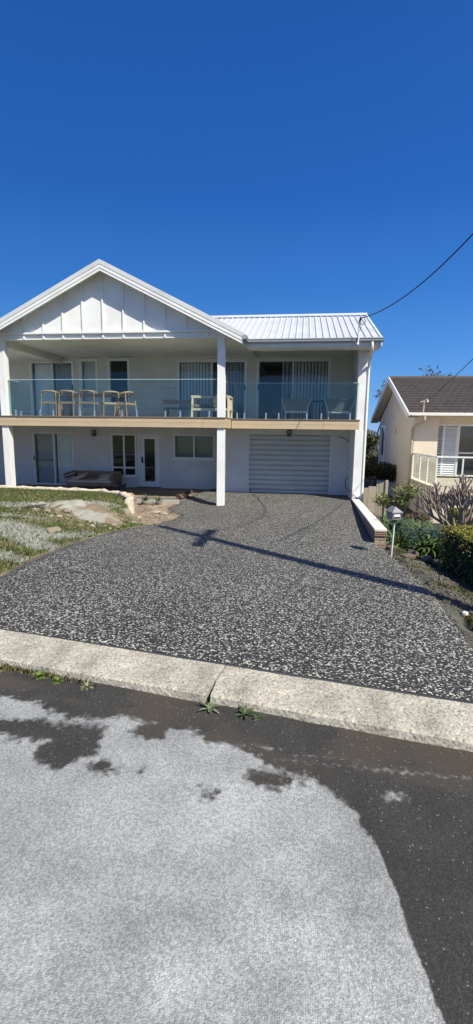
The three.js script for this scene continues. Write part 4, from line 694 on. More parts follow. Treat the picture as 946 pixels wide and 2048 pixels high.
{
  const t = thing('lounge_chair', 'grey sling lounge chair left of the small side table', 'chair', [0, 0, 0], 'sling lounge chairs on the right deck');
  const prof = (y) => lerp(0.33, 0.47, Math.pow(clamp((y - 0.27) / 0.4), 1.6));
  for (const s of [-1, 1]) {
    lpart('frame', tube([[s * 0.33, 0.0, 0.30], [s * 0.335, 0.22, 0.27], [s * 0.36, 0.36, 0.28], [s * 0.43, 0.52, 0.32], [s * 0.47, 0.68, 0.37]], 0.016, 24, 8), M.alu, t);
    lpart('leg', rod([s * 0.34, 0, -0.33], [s * 0.35, 0.5, -0.28], 0.015), M.alu, t); lpart('arm', rbox(s * 0.39 - 0.025, s * 0.39 + 0.025, 0.48, 0.505, -0.32, 0.31, 0.01), M.alu, t);
  }
  const P = [], I = []; for (let i = 0; i <= 8; i++) { const y = lerp(0.27, 0.66, i / 8), w = prof(y) - 0.008, z = lerp(0.265, 0.365, Math.pow(i / 8, 1.2)); for (let j = 0; j <= 6; j++) { const u = j / 3 - 1; P.push(u * w, y - 0.02 * (1 - u * u) * (i / 8), z + 0.04 * (1 - u * u)); if (i && j) { const o = i * 7 + j; I.push(o - 8, o - 7, o - 1, o - 7, o, o - 1); } } }
  const g = new THREE.BufferGeometry(); g.setAttribute('position', new THREE.Float32BufferAttribute(P, 3)); g.setIndex(I); g.computeVertexNormals(); g.setAttribute('uv', new THREE.Float32BufferAttribute(new Float32Array(P.length / 3 * 2), 2));
  lpart('backrest', g, M.sling, t); lpart('crossbar', [rbox(-0.34, 0.34, 0.21, 0.27, 0.255, 0.285, 0.006), rbox(-0.34, 0.34, 0.25, 0.29, -0.33, -0.3, 0.006)], M.alu, t); lpart('seat', rbox(-0.335, 0.335, 0.255, 0.275, -0.3, 0.255, 0.008), M.sling, t);
  t.position.set(-0.17, DY, -16.0);
  const c = copy(t, 'grey sling lounge chair against the right corner pillar'); c.position.set(1.19, DY, -16.0); c.rotation.y = -0.05;
  const s = thing('side_table', 'small dark side table between the two lounge chairs', 'table', [0.51, DY, -16.35]);
  lpart('tabletop', rbox(-0.24, 0.24, 0.60, 0.635, -0.24, 0.24, 0.008), M.darkGrey, s); for (const x of [-0.2, 0.2]) for (const z of [-0.2, 0.2]) lpart('leg', box(x - 0.02, x + 0.02, 0, 0.6, z - 0.02, z + 0.02), M.darkGrey, s);
}
// ================================================================ patio daybed and pot
{
  const X0 = -8.50, X1 = -6.62, Z0 = -17.35, Z1 = -16.45, F = -0.475, t = thing('daybed', 'weathered timber daybed with pale cushions on the shaded patio', 'sofa', [-7.55, F, -16.9]), w = M.woodDark;
  part('backrest', [rbox(X0, X1, F + 0.57, F + 0.67, Z0, Z0 + 0.05, 0.01), rbox(X0, X1, F + 0.445, F + 0.555, Z0, Z0 + 0.05, 0.01), rbox(X0, X1, F + 0.32, F + 0.43, Z0, Z0 + 0.05, 0.01)], w, t);
  part('seat_frame', [rbox(X0 + 0.1, X1 - 0.06, F + 0.21, F + 0.29, Z1 - 0.05, Z1, 0.008), rbox(X0 + 0.1, X1 - 0.06, F + 0.21, F + 0.29, Z0, Z0 + 0.05, 0.008), box(X0 + 0.1, X1 - 0.1, F + 0.27, F + 0.29, Z0, Z1 - 0.05)], w, t);
  for (let k = 0; k < 3; k++) { part('arm_slat', bar([X0 + 0.1 - 0.04 * k, F + 0.34 + k * 0.12, Z1], [X0 + 0.02, F + 0.40 + k * 0.12, Z0 + 0.05], 0.03, 0.08), w, t); part('arm_slat', rbox(X1 - 0.035, X1, F + 0.30 + k * 0.12, F + 0.40 + k * 0.12, Z0 + 0.05, Z1, 0.006, 1), w, t); }
  part('arm_panel', rbox(X1 - 0.06, X1 - 0.036, F + 0.29, F + 0.60, Z0 + 0.05, Z1 - 0.02, 0.006), w, t);
  for (const [x, y] of [[X0 + 0.14, 0.06], [X1 - 0.4, -0.03], [X0 + 0.14, 0], [X1 - 0.1, 0]].slice(0, 2)) part('leg', bar([x + y, F, Z1 - 0.06], [x, F + 0.24, Z1 - 0.08], 0.07, 0.06), w, t);
  for (const x of [X0 + 0.1, X1 - 0.06]) part('leg', box(x - 0.03, x + 0.03, F, F + 0.62, Z0 + 0.001, Z0 + 0.05), w, t);
  part('mattress', rbox(X0 + 0.12, X1 - 0.08, F + 0.291, F + 0.40, Z0 + 0.06, Z1 - 0.01, 0.04, 3), M.cushion, t);
  const pil = (x, y, z, sx, sz, rx, rz) => { const g = new RoundedBoxGeometry(sx, 0.13, sz, 4, 0.06).rotateX(rx).rotateZ(rz).translate(x, y, z); return uvWorld(g); };
  part('pillow', pil(X0 + 0.45, F + 0.47, -16.75, 0.66, 0.42, 0.15, 0.38), M.cushion, t); part('pillow', pil(X1 - 0.42, F + 0.46, -16.75, 0.46, 0.40, 0.45, 0.05), M.cushion, t);
}
{
  const F = -0.475, x = -6.28, z = -16.4, t = thing('fire_pot', 'small dark metal brazier stool at the end of the daybed', 'brazier', [x, F, z]);
  part('bowl', new THREE.LatheGeometry([[0, 0.2], [0.13, 0.2], [0.17, 0.25], [0.18, 0.30], [0.165, 0.30], [0.12, 0.23], [0, 0.22]].map(([a, b]) => new THREE.Vector2(a, b)), 20).translate(x, F, z), M.darkGrey, t);
  for (let k = 0; k < 4; k++) { const a = k * Math.PI / 2 + 0.5; part('leg', rod([x + 0.15 * Math.cos(a), F, z + 0.15 * Math.sin(a)], [x + 0.11 * Math.cos(a), F + 0.22, z + 0.11 * Math.sin(a)], 0.012), M.black, t); }
}
// ================================================================ rubble, sand heap, stones
{
  const P = [], I = [], nx = 46, nz = 34, X0 = -6.4, X1 = -3.35, Z0 = -11.3, Z1 = -8.6;
  const hgt = (x, z) => { const e = (cx, cz, rx, rz, h) => h * Math.exp(-Math.pow((x - cx) / rx, 2) - Math.pow((z - cz) / rz, 2)); return e(-4.85, -10.15, 0.75, 0.5, 0.17) + e(-4.15, -9.6, 0.5, 0.42, 0.17) + e(-5.5, -10.5, 0.7, 0.3, 0.07) - e(-4.22, -9.85, 0.16, 0.10, 0.20) + 0.20 * (fbm(x * 4, z * 4, 83, 4) - 0.5) + 0.06 * (fbm(x * 14, z * 14, 84, 3) - 0.5) - 0.06; };
  const U = []; for (let j = 0; j <= nz; j++) for (let i = 0; i <= nx; i++) { const x = lerp(X0, X1, i / nx), z = lerp(Z0, Z1, j / nz), b = Math.min(i, nx - i, j, nz - j) < 2 ? -0.08 : 0; P.push(x, G(x, z) + hgt(x, z) + b, z); U.push(i / nx, j / nz); if (i && j) { const o = j * (nx + 1) + i; I.push(o - nx - 2, o - 1, o - nx - 1, o - nx - 1, o - 1, o); } }
  const t = tex(512, 512, (u, v) => { const x = lerp(X0, X1, u), z = lerp(Z0, Z1, v), n = fbm(x * 3, z * 3, 86, 4), f = h2(Math.floor(u * 512), Math.floor(v * 512), 8), q = ss(0.40, 0.58, fbm(x * 2.6 + 3, z * 3.2, 87, 5) + 0.10 * ss(-3.9, -4.6, x) - 0.25 * Math.exp(-Math.pow((x + 4.35) / 0.35, 2) - Math.pow((z + 10.0) / 0.22, 2)) - 0.2 * Math.exp(-Math.pow((x + 5.4) / 0.5, 2) - Math.pow((z + 9.9) / 0.25, 2))); const k = 0.75 + 0.3 * n + 0.25 * f; return [lerp(0.19, 0.29, q) * k, lerp(0.145, 0.285, q) * k, lerp(0.10, 0.235, q) * k]; }, { wrap: THREE.ClampToEdgeWrapping });
  const g = new THREE.BufferGeometry(); g.setAttribute('position', new THREE.Float32BufferAttribute(P, 3)); g.setAttribute('uv', new THREE.Float32BufferAttribute(U, 2)); g.setIndex(I); g.computeVertexNormals();
  tag(structureless('sand_heap', g, mat(1, 1, 1, 0.95, { map: t, bumpMap: tFine, bumpScale: 0.01 })), 'heap of pale sand and brown soil dumped on the lawn', 'sand heap');
}
{
  const m = [mat(0.26, 0.215, 0.155, 0.95, { map: tGrime }), mat(0.20, 0.145, 0.10, 0.95, { map: tGrime }), mat(0.36, 0.33, 0.28, 0.95, { map: tGrime })];
  const put = (list, label, name, cat, group) => list.forEach(([x, z, s, k, fl = 0.7]) => tag(structureless(name, rock(x, G(x, z) + s * 0.2, z, s * (list.length > 9 ? 0.8 : 1), s * fl * 0.8, s * 0.75), m[k]), label, cat, list.length > 1 ? group : undefined));
  put([[-4.42, -8.1, 0.15, 0]], 'biggest tan clod of earth in front of the sand heap', 'earth_clod', 'clod');
  put([[-5.0, -9.35, 0.09, 1], [-4.85, -9.15, 0.07, 2], [-4.65, -9.05, 0.06, 1], [-5.3, -9.5, 0.10, 0], [-4.6, -9.3, 0.08, 1], [-5.15, -9.6, 0.07, 0], [-5.45, -9.75, 0.08, 1], [-4.25, -8.85, 0.06, 0], [-4.05, -8.95, 0.07, 2], [-3.85, -9.1, 0.06, 0], [-3.75, -9.3, 0.07, 2], [-3.62, -9.2, 0.05, 0], [-5.0, -9.1, 0.05, 2], [-4.4, -8.7, 0.05, 1], [-5.55, -9.5, 0.09, 1], [-5.7, -9.7, 0.07, 2], [-5.3, -9.85, 0.09, 1], [-5.05, -9.75, 0.08, 1], [-4.9, -9.6, 0.10, 0], [-5.6, -9.95, 0.06, 0], [-4.75, -9.45, 0.07, 1]], 'small lump of soil rubble lying at foot of sand heap', 'rubble_lump', 'rubble', 'soil lumps along the foot of the sand heap');
  put([[-3.85, -12.6, 0.17, 2, 0.4], [-3.55, -12.3, 0.11, 2, 0.4], [-4.0, -12.3, 0.10, 0, 0.5], [-3.5, -13.1, 0.08, 2, 0.5], [-3.25, -11.6, 0.08, 0, 0.5], [-3.9, -11.3, 0.09, 2, 0.4]], 'pale broken rubble piece on the dirt by the patio', 'rubble_chunk', 'rubble', 'rubble pieces scattered on the dirt patch');
  const pad = (list, label, group, mm) => list.forEach(([x, z, s, y]) => tag(structureless('broken_paver', new RoundedBoxGeometry(s, 0.09, s * 0.6, 2, 0.012).rotateZ(rr(-0.5, 0.5)).rotateY(rr(0, 3)).translate(x, y, z), mm), label, 'broken brick', group));
  pad([[-3.70, -15.35, 0.24, -0.38], [-3.78, -15.1, 0.22, -0.40], [-3.62, -15.6, 0.2, -0.30], [-3.9, -15.4, 0.2, -0.42]], 'dark broken brick piled at the top left driveway corner', 'broken bricks at the driveway corner', mat(0.10, 0.06, 0.045, 0.9));
  pad([[1.85, -8.15, 0.24, -0.36], [2.02, -8.5, 0.22, -0.38], [1.66, -8.62, 0.16, -0.33], [1.95, -7.85, 0.2, -0.40], [2.15, -8.2, 0.24, -0.43]], 'fallen reddish brick between letterbox and strappy plants', 'fallen bricks near the letterbox', mat(0.15, 0.115, 0.095, 0.9, { map: tGrime }));
  tag(structureless('white_stone', rock(1.74, G(1.74, -5.0) + 0.02, -5.0, 0.047, 0.034, 0.036), mat(0.62, 0.58, 0.50, 0.9)), 'single white stone on the silt beside the driveway edge', 'stone');
  tag(structureless('scrap_sheet', new RoundedBoxGeometry(0.42, 0.02, 0.22, 2, 0.008).rotateY(0.3).rotateZ(0.1).translate(-5.85, -0.0, -9.95), mat(0.06, 0.06, 0.065, 0.6)), 'dark scrap sheet lying on the grass left of the heap', 'scrap');
}
// ================================================================ grass
function blades(n, place, h, w, cols, name, label, lean = 0.5, nb = 6) {
  const P = [], N = []; for (let b = 0; b < nb; b++) { const a = b / nb * Math.PI * 2 + h2(b, 3) * 2, o = 0.25 * h2(b, 5), l = lean * (0.4 + h2(b, 7)), q = 0.6 + 0.6 * h2(b, 9), ca = Math.cos(a), sa = Math.sin(a); P.push(ca * o * 0.4 - sa * w, 0, sa * o * 0.4 + ca * w, ca * o * 0.4 + sa * w, 0, sa * o * 0.4 - ca * w, ca * (o + l), q, sa * (o + l)); for (let k = 0; k < 3; k++) N.push(ca * 0.3, 0.9, sa * 0.3); }
  const g = new THREE.BufferGeometry(); g.setAttribute('position', new THREE.Float32BufferAttribute(P, 3)); g.setAttribute('normal', new THREE.Float32BufferAttribute(N, 3));
  const L = []; let guard = 0; while (L.length < n && guard++ < n * 40) { const p = place(); if (p) L.push(p); }
  const o = new THREE.InstancedMesh(g, new THREE.MeshStandardMaterial({ color: 0xffffff, roughness: 0.8, side: THREE.DoubleSide }), L.length), mt = new THREE.Matrix4(), q = new THREE.Quaternion(), c = new THREE.Color();
  L.forEach(([x, y, z, s = 1, ci], i) => { q.setFromAxisAngle(V(0, 1, 0), rr(0, 6.28)); const k = h * s * rr(0.6, 1.25); mt.compose(V(x, y - 0.004, z), q, V(k, k * rr(0.8, 1.2), k)); o.setMatrixAt(i, mt); const a = cols[ci ?? Math.floor(rnd() * cols.length)], f = rr(0.7, 1.25); o.setColorAt(i, c.setRGB(a[0] * f, a[1] * f, a[2] * f)); });
  o.name = numbered(name); o.userData.kind = 'stuff'; o.userData.label = label; o.userData.category = 'grass'; o.castShadow = o.receiveShadow = true; scene.add(o); return o;
}
{
  const cols = [[0.15, 0.19, 0.055], [0.19, 0.21, 0.075], [0.115, 0.165, 0.042], [0.31, 0.285, 0.155], [0.37, 0.38, 0.33]];
  blades(70000, () => {
    const z = rr(-13.35, -4.2), x = rr(xL(z) - 6.5, xL(z) - 0.03); if (x < -10.5 || z < zw(x) + 0.1) return null;
    if (dirtMask(x, z) > rr(0.1, 0.7)) return null; const s = sandMask(x, z), b = ss(0.5, 0.7, fbm(x * 1.6, z * 1.6, 18, 4));
    if (rnd() < Math.max(s * 0.75, b * 0.5)) return null; const hp = Math.exp(-Math.pow((x + 4.7) / 0.75, 2) - Math.pow((z + 9.9) / 0.75, 2)); if (rnd() < hp * 1.6) return null;
    return [x, G(x, z), z, 1.15, s > 0.25 && rnd() < 0.75 ? 4 : rnd() < 0.10 + 0.25 * b ? 3 : Math.floor(rnd() * 3)];
  }, 0.042, 0.07, cols, 'lawn_grass', 'short patchy green lawn grass dusted with pale sand');
  blades(5200, () => { const z = rr(-8.6, -4.0), x = xR(z) + 0.2 + rr(0, 0.55); if (fbm(x * 2.2, z * 2.2, 17, 4) < 0.47) return null; return [x, G(x, z), z, 1]; }, 0.042, 0.06, [[0.14, 0.16, 0.05], [0.20, 0.20, 0.07], [0.25, 0.21, 0.10]], 'verge_grass', 'thin strip of grass on the silty verge beside driveway');
}
blades(420, () => { const x = rr(-2.3, -1.25); if (rnd() < ss(-2.0, -1.3, x) * 0.85) return null; return [x, 0.004, zk(x) + 0.385 + 0.05 * rnd() * rnd(), 1]; }, 0.03, 0.07, [[0.13, 0.15, 0.045], [0.22, 0.19, 0.09], [0.17, 0.11, 0.055]], 'kerb_grass', 'thin brown-green grass growing along the left kerb foot');
{
  // crumbs of soil and grit on the bare ground
  const g = new THREE.IcosahedronGeometry(1, 0), L = []; let guard = 0;
  while (L.length < 5200 && guard++ < 90000) {
    const side = rnd(); let x, z, s = 0.006 + 0.022 * Math.pow(rnd(), 3), c;
    if (side < 0.72) { z = rr(-8.8, -3.6); x = xR(z) + rr(0.03, 1.1); c = [0.10, 0.095, 0.075]; if (fbm(x * 3, z * 3, 66, 3) < 0.42) continue; }
    else if (side < 0.92) { z = rr(-14.5, -9.5); x = rr(-4.6, -2.9); if (x > xL(z) - 0.03 || dirtMask(x, z) < 0.5) continue; c = [0.25, 0.19, 0.13]; s *= 1.1; }
    else { z = rr(-11, -8.7); x = rr(-6.2, -3.5); if (x > xL(z) - 0.05) continue; c = [0.24, 0.20, 0.15]; }
    L.push([x, G(x, z) + s * 0.3 + (side >= 0.92 ? 0.03 : 0), z, s, c]);
  }
  const o = new THREE.InstancedMesh(g, mat(1, 1, 1, 0.95), L.length), m4 = new THREE.Matrix4(), q = new THREE.Quaternion(), e = new THREE.Euler(), col = new THREE.Color();
  L.forEach(([x, y, z, s, c], i) => { q.setFromEuler(e.set(rr(0, 6), rr(0, 6), rr(0, 6))); m4.compose(V(x, y, z), q, V(s * rr(0.7, 1.3), s * 0.7, s)); o.setMatrixAt(i, m4); const f = rr(0.5, 1.4); o.setColorAt(i, col.setRGB(c[0] * f, c[1] * f, c[2] * f)); });
  o.name = 'soil_crumbs'; o.userData.kind = 'stuff'; o.userData.label = 'crumbs of soil and grit strewn over the bare ground'; o.userData.category = 'soil'; o.castShadow = o.receiveShadow = true; scene.add(o);
}
// ================================================================ leafy things
function leafCards(pts, sz, aspect = 0.5) {                  // small folded leaves at points with a direction
  const P = [], N = [], C = []; const a = V(0, 0, 0), b = V(0, 0, 0), n = V(0, 0, 0);
  for (const [x, y, z, d, k = 1] of pts) {
    a.set(rr(-1, 1) + d[0], rr(-0.6, 1) + d[1], rr(-1, 1) + d[2]).normalize(); b.set(rr(-1, 1), rr(-1, 1), rr(-1, 1)).cross(a).normalize(); n.crossVectors(a, b);
    const L = sz * rr(0.6, 1.3), W = L * aspect * 0.5, t = [x + a.x * L, y + a.y * L, z + a.z * L], m = [x + a.x * L * 0.5 - n.x * W * 0.3, y + a.y * L * 0.5 - n.y * W * 0.3, z + a.z * L * 0.5 - n.z * W * 0.3], l = [x + a.x * L * 0.45 + b.x * W, y + a.y * L * 0.45 + b.y * W, z + a.z * L * 0.45 + b.z * W], r = [x + a.x * L * 0.45 - b.x * W, y + a.y * L * 0.45 - b.y * W, z + a.z * L * 0.45 - b.z * W];
    P.push(x, y, z, ...l, ...m, ...l, ...t, ...m, x, y, z, ...m, ...r, ...m, ...t, ...r); const f = k * rr(0.75, 1.3); for (let i = 0; i < 12; i++) C.push(f, f * rr(0.97, 1.0), f * 0.95);
  }
  const g = new THREE.BufferGeometry(); g.setAttribute('position', new THREE.Float32BufferAttribute(P, 3)); g.setAttribute('color', new THREE.Float32BufferAttribute(C, 3)); g.computeVertexNormals(); return g;
}
const leafMat = (r, g, b, rough = 0.55) => new THREE.MeshPhysicalMaterial({ color: lin(r, g, b), roughness: rough, vertexColors: true, side: THREE.DoubleSide, transmission: 0.12, thickness: 0 });
const matteLeaf = (r, g, b, rough = 0.7) => mat(r, g, b, rough, { vertexColors: true });
function rawPart(name, g, m, parent) { const p = worldOf(parent); const o = new THREE.Mesh(g.clone().translate(-p.x, -p.y, -p.z), m); o.name = name; o.castShadow = o.receiveShadow = true; parent.add(o); return o; }
// strappy clumps along the boundary
{
  const P = [], C = [], N = 44;
  const strap = (x, y, z, az, L, W, up) => { const n = 6, ca = Math.cos(az), sa = Math.sin(az); let px = 0, py = 0, e = up; const pts = []; for (let i = 0; i <= n; i++) { pts.push([x + ca * px, y + py, z + sa * px, W * (i === 0 ? 0.7 : i === n ? 0.05 : 1 - 0.5 * Math.pow(i / n, 3))]); px += Math.cos(e) * L / n; py += Math.sin(e) * L / n; e -= rr(0.22, 0.42); } const f = rr(0.7, 1.35); for (let i = 0; i < n; i++) { const [a0, a1, a2, w] = pts[i], [b0, b1, b2, v] = pts[i + 1]; const q = [[a0 - sa * w, a1, a2 + ca * w], [a0 + sa * w, a1, a2 - ca * w], [b0 + sa * v, b1, b2 - ca * v], [b0 - sa * v, b1, b2 + ca * v]]; for (const k of [0, 1, 2, 0, 2, 3]) { P.push(...q[k]); C.push(f, f, f * 0.9); } } };
  for (let k = 0; k < N; k++) { const t = rnd(), x = lerp(1.85, 3.35, Math.pow(rnd(), 0.9)), z = -8.9 - 3.2 * rnd() - (x > 2.7 ? 0.2 : 0), zz = x < 2.05 ? Math.min(z, -9.3) : z, y = G(x, zz); const n = 26 + Math.floor(rnd() * 16); for (let i = 0; i < n; i++) strap(x + rr(-0.09, 0.09), y, zz + rr(-0.09, 0.09), rr(0, 6.28), rr(0.42, 0.78), rr(0.014, 0.024), rr(0.75, 1.5)); }
  const g = new THREE.BufferGeometry(); g.setAttribute('position', new THREE.Float32BufferAttribute(P, 3)); g.setAttribute('color', new THREE.Float32BufferAttribute(C, 3)); g.computeVertexNormals();
  const o = structureless('agapanthus_bed', g, matteLeaf(0.075, 0.115, 0.036, 0.25)); tag(o, 'dense bed of glossy strappy green leaves behind letterbox', 'plants'); o.userData.kind = 'stuff';
}
// clipped hedge
function hedge(name, label, A, B, w, yb, yt, n, col) {
  const t = thing(name, label, 'hedge', [(A[0] + B[0]) / 2, yb, (A[1] + B[1]) / 2]), d = V(B[0] - A[0], 0, B[1] - A[1]), L = d.length(); d.normalize(); const nx = V(-d.z, 0, d.x), pts = [];
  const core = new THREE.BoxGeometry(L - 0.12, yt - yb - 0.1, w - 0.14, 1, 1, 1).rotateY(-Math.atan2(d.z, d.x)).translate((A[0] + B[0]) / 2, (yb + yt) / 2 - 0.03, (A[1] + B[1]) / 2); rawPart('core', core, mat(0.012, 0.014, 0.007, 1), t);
  for (let i = 0; i < n; i++) { const f = rnd(); let u = rnd() * L, v = rr(-0.5, 0.5) * w, y = lerp(yb, yt, rnd()), dir; const jit = rr(-0.05, 0.02); if (f < 0.42) { y = yt + jit + 0.03 * (fbm(u * 5, v * 5, 3, 3) - 0.5) * 2; dir = [0, 0.9, 0]; } else if (f < 0.85) { const s = rnd() < 0.75 ? -1 : 1; v = s * (w / 2 + jit); dir = [nx.x * s * 0.8, 0.3, nx.z * s * 0.8]; } else { const s = rnd() < 0.6 ? 0 : 1; u = s * L + (s ? 1 : -1) * jit; dir = [d.x * (s ? 1 : -1), 0.3, d.z * (s ? 1 : -1)]; } const nn = fbm(u * 4 + 3, y * 4 + v * 4, 12, 3); if (nn < 0.3 && rnd() < 0.6) continue; pts.push([A[0] + d.x * u + nx.x * v, y, A[1] + d.z * u + nx.z * v, dir, 0.5 + nn]); }
  rawPart('foliage', leafCards(pts, 0.036, 0.65), matteLeaf(...col, 0.55), t); return t;
}
hedge('clipped_hedge', 'low clipped box hedge with sunlit yellow-green top at right edge', [2.63, -8.1], [3.35, -4.4], 0.66, -0.62, 0.20, 26000, [0.20, 0.195, 0.03]);
hedge('garden_hedge', 'small yellow-green hedge behind the bare branching tree', [3.35, -11.1], [4.6, -11.0], 0.5, -0.5, 0.02, 6000, [0.16, 0.17, 0.03]);
// bare frangipani
{
  const bx = 3.03, bz = -9.35, by = G(bx, bz), t = thing('bare_frangipani', 'leafless stubby-branched frangipani tree behind the clipped hedge', 'tree', [bx, by, bz]);
  const m = mat(0.25, 0.195, 0.16, 0.8, { map: tGrime }), geo = [];
  part('trunk', taperTube([[bx, by - 0.1, bz], [bx + 0.02, by + 0.18, bz], [bx + 0.01, by + 0.36, bz + 0.01]], 0.075, 0.06), m, t);
  const grow = (p, dir, L, r, lev) => {
    const e = p.clone().addScaledVector(dir, L), mid = p.clone().lerp(e, 0.5).add(V(rr(-1, 1), rr(-0.6, 0.4), rr(-1, 1)).multiplyScalar(L * 0.07));
    const r1 = lev ? r * 0.82 : r * 0.92; geo.push(taperTube([p.toArray(), mid.toArray(), e.toArray()], r, r1, 5, 6));
    if (!lev) { geo.push(new THREE.SphereGeometry(r1 * 1.02, 6, 5).translate(e.x, e.y, e.z)); return; }
    const n = rnd() < 0.72 ? 2 : 3, a0 = rr(0, 6.28), ax = V(0, 1, 0).cross(dir).lengthSq() > 0.01 ? V(0, 1, 0).cross(dir).normalize() : V(1, 0, 0);
    for (let k = 0; k < n; k++) { const a = a0 + k / n * 6.28 + rr(-0.3, 0.3), q = dir.clone().applyAxisAngle(ax, rr(0.32, 0.62)).applyAxisAngle(dir, a); q.y += 0.42; grow(e, q.normalize(), L * rr(0.68, 0.92), r1 * 0.86, lev - 1); }
  };
  const c = V(bx + 0.01, by + 0.36, bz + 0.01), S = [[-0.85, 0.6, 0.25], [-0.55, 0.85, -0.2], [-0.15, 1, 0.3], [0.25, 1, -0.1], [0.6, 0.8, 0.3], [0.8, 0.7, -0.3], [-0.75, 0.45, -0.3], [0.15, 1.0, 0.0]];
  S.forEach((s) => { geo.length = 0; grow(c, V(s[0] * 0.8, s[1], s[2]).normalize(), 0.30 * rr(0.85, 1.2), 0.045, 4); part('branch', geo.slice(), m, t); });
}
// trees and shrubs
function tree(name, label, cat, [x, z], y0, H, o) {
  const t = thing(name, label, cat, [x, y0, z]), geo = [], tips = [];
  const grow = (p, dir, L, r, lev) => { const e = p.clone().addScaledVector(dir, L), mid = p.clone().lerp(e, 0.5).add(V(rr(-1, 1), rr(-0.4, 0.4), rr(-1, 1)).multiplyScalar(L * 0.1)); geo.push(taperTube([p.toArray(), mid.toArray(), e.toArray()], r, r * 0.65, 5, 5)); if (lev <= o.tipLev) tips.push(e); if (lev <= o.tipLev - 1) tips.push(mid); if (!lev) return; const n = o.forks || 3; for (let k = 0; k < n; k++) { const q = dir.clone().add(V(rr(-1, 1), rr(-0.35, 0.6) + (o.up || 0), rr(-1, 1)).multiplyScalar(o.spread || 0.75)).normalize(); grow(e, q, L * rr(0.6, 0.85), r * 0.62, lev - 1); } };
  grow(V(x, y0 - 0.2, z), V(rr(-0.1, 0.1), 1, rr(-0.1, 0.1)).normalize(), H * (o.bole || 0.35), o.r, o.lev);
  part('trunk', geo, mat(...(o.bark || [0.14, 0.11, 0.09]), 0.9), t);
  const pts = []; for (const e of tips) for (let k = 0; k < o.n; k++) { const d = [rr(-1, 1), rr(-1, 1), rr(-1, 1)], l = Math.hypot(...d) || 1, q = o.clump * Math.cbrt(rnd()) / l; pts.push([e.x + d[0] * q, e.y + d[1] * q * 0.75, e.z + d[2] * q, [d[0] * 0.6, 0.2 + (o.droop || 0), d[2] * 0.6], 0.75 + 0.5 * h2(e.x * 100, e.z * 100)]); }
  rawPart('crown', leafCards(pts, o.leaf, o.aspect || 0.5), matteLeaf(...o.col, 0.65), t); return t;
}
tree('gum_tree', 'sparse grey-green gum tree between the two houses', 'tree', [5.75, -38], -1.0, 6.0, { r: 0.13, lev: 4, tipLev: 0, n: 13, clump: 0.55, leaf: 0.28, aspect: 0.26, col: [0.10, 0.10, 0.055], bole: 0.36, forks: 3, up: 0.35, spread: 0.55, droop: -0.7, bark: [0.2, 0.16, 0.14] });
tree('gum_tree', 'rounded tree top showing above left part of the brown ridge', 'tree', [8.6, -40], -1.0, 5.5, { r: 0.16, lev: 3, tipLev: 1, n: 26, clump: 0.6, leaf: 0.28, aspect: 0.35, col: [0.095, 0.08, 0.05], bole: 0.45, up: 0.3, spread: 0.6 });
tree('gum_tree', 'wispy tree top right of centre above the brown ridge', 'tree', [10.1, -40], -1.0, 5.8, { r: 0.14, lev: 4, tipLev: 0, n: 10, clump: 0.45, leaf: 0.3, aspect: 0.25, col: [0.085, 0.085, 0.05], bole: 0.42, up: 0.4, spread: 0.5 });
tree('backyard_tree', 'dense dark shrub tree filling the gap between the houses', 'tree', [4.5, -34], -1.4, 6.0, { r: 0.12, lev: 4, tipLev: 2, n: 22, clump: 0.6, leaf: 0.2, aspect: 0.5, col: [0.075, 0.08, 0.03], bole: 0.2, spread: 0.95 });
tree('backyard_tree', 'second dark shrub tree lower in the gap, nearer the fence', 'tree', [3.45, -24], -1.2, 3.6, { r: 0.07, lev: 4, tipLev: 2, n: 24, clump: 0.4, leaf: 0.13, aspect: 0.5, col: [0.02, 0.026, 0.012], bole: 0.18, spread: 1.0 });
tree('backyard_tree', 'bushy shrub tree at the far end beside neighbouring wall', 'tree', [5.2, -33], -1.4, 3.9, { r: 0.1, lev: 4, tipLev: 2, n: 22, clump: 0.55, leaf: 0.2, aspect: 0.5, col: [0.085, 0.085, 0.04], bole: 0.2, spread: 0.95 });
tree('green_shrub', 'airy light-green shrub growing against the paling fence', 'shrub', [2.72, -13.2], G(2.72, -13.2), 2.1, { r: 0.02, lev: 4, tipLev: 2, n: 5, clump: 0.16, leaf: 0.075, aspect: 0.55, col: [0.17, 0.185, 0.06], bole: 0.22, spread: 0.85, up: 0.2, bark: [0.25, 0.2, 0.14] });
tree('green_shrub', 'twiggy brown half-bare shrub right of the light-green one', 'shrub', [3.35, -13.6], G(3.35, -13.6), 1.5, { r: 0.016, lev: 4, tipLev: 1, n: 3, clump: 0.12, leaf: 0.05, aspect: 0.5, col: [0.12, 0.085, 0.045], bole: 0.18, spread: 1.0, bark: [0.16, 0.11, 0.08] });
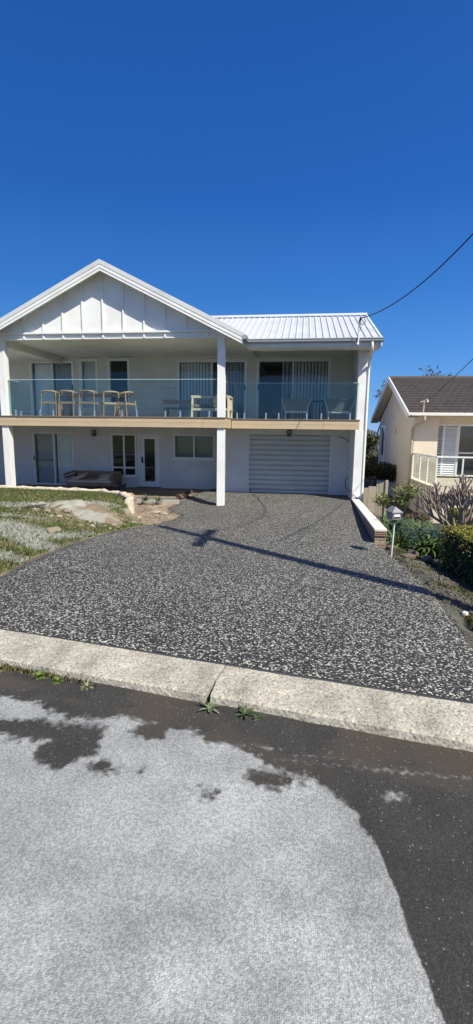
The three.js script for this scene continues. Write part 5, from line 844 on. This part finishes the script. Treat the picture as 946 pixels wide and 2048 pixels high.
// ================================================================ weeds in the gutter
function weed(name, label, x, z, n, L, W, col, up = [0.25, 1.1], Y = 0) {
  const y = Y, t = thing(name, label, 'weed', [x, y, z]), P = [], C = [];
  for (let i = 0; i < n; i++) { const a = i / n * 6.28 + rr(-0.4, 0.4), e0 = rr(...up), l = L * rr(0.55, 1.1), w = W * rr(0.7, 1.2), ca = Math.cos(a), sa = Math.sin(a); let px = 0.006, py = 0.004, e = e0; const q = []; for (let k = 0; k <= 4; k++) { q.push([x + ca * px, Y + py, z + sa * px, w * [0.25, 0.8, 1, 0.7, 0.05][k]]); px += Math.cos(e) * l / 4; py += Math.sin(e) * l / 4; e -= 0.28; } const f = rr(0.6, 1.3); for (let k = 0; k < 4; k++) { const A = q[k], B = q[k + 1], c = [[A[0] - sa * A[3], A[1], A[2] + ca * A[3]], [A[0] + sa * A[3], A[1], A[2] - ca * A[3]], [B[0] + sa * B[3], B[1], B[2] - ca * B[3]], [B[0] - sa * B[3], B[1], B[2] + ca * B[3]]]; for (const j of [0, 1, 2, 0, 2, 3]) { P.push(...c[j]); C.push(f, f, f); } } }
  const g = new THREE.BufferGeometry(); g.setAttribute('position', new THREE.Float32BufferAttribute(P, 3)); g.setAttribute('color', new THREE.Float32BufferAttribute(C, 3)); g.computeVertexNormals(); rawPart('leaves', g, matteLeaf(...col, 0.6), t);
}
weed('gutter_weed', 'pale green rosette weed at the wide kerb joint', -0.49, -2.63, 13, 0.085, 0.009, [0.16, 0.19, 0.10]);
weed('gutter_weed', 'dark green leafy weed right of the wide kerb joint', -0.27, -2.60, 22, 0.07, 0.011, [0.05, 0.08, 0.03], [0.1, 1.3]);
weed('gutter_weed', 'smaller dark sprig trailing from the leafy weed', -0.19, -2.585, 14, 0.05, 0.008, [0.07, 0.10, 0.035], [0.05, 0.9]);
weed('moss_tuft', 'bright green mossy tuft against the left kerb', -1.70, -2.835, 90, 0.05, 0.005, [0.11, 0.17, 0.03], [0.2, 1.4]);
weed('moss_tuft', 'smaller green mossy tuft right of the bright one', -1.55, -2.80, 60, 0.04, 0.005, [0.10, 0.15, 0.035], [0.2, 1.4]);
weed('grass_tuft', 'dry yellowish grass tuft along the left kerb foot', -1.33, -2.765, 24, 0.07, 0.004, [0.24, 0.23, 0.12], [0.1, 1.2]);
weed('grass_tuft', 'brown-green grass clump at the far left kerb foot', -2.03, -2.895, 130, 0.06, 0.004, [0.17, 0.16, 0.06], [0.1, 1.3]);
weed('grass_tuft', 'green weed clump on the dirt just past the broken wall end', -4.75, -14.4, 90, 0.30, 0.012, [0.13, 0.16, 0.05], [0.3, 1.4], -0.47);
weed('grass_tuft', 'green weed clump halfway along the pale patio edge', -4.35, -14.45, 70, 0.26, 0.012, [0.12, 0.16, 0.05], [0.3, 1.4], -0.47);
renderer0();
function renderer0() {
  const renderer = new THREE.WebGLRenderer({ antialias: true });
  renderer.toneMapping = THREE.LinearToneMapping; renderer.toneMappingExposure = EXPOSURE;
  renderer.shadowMap.enabled = true; renderer.setSize(473, 1024);
  renderer.render(scene, camera);
}
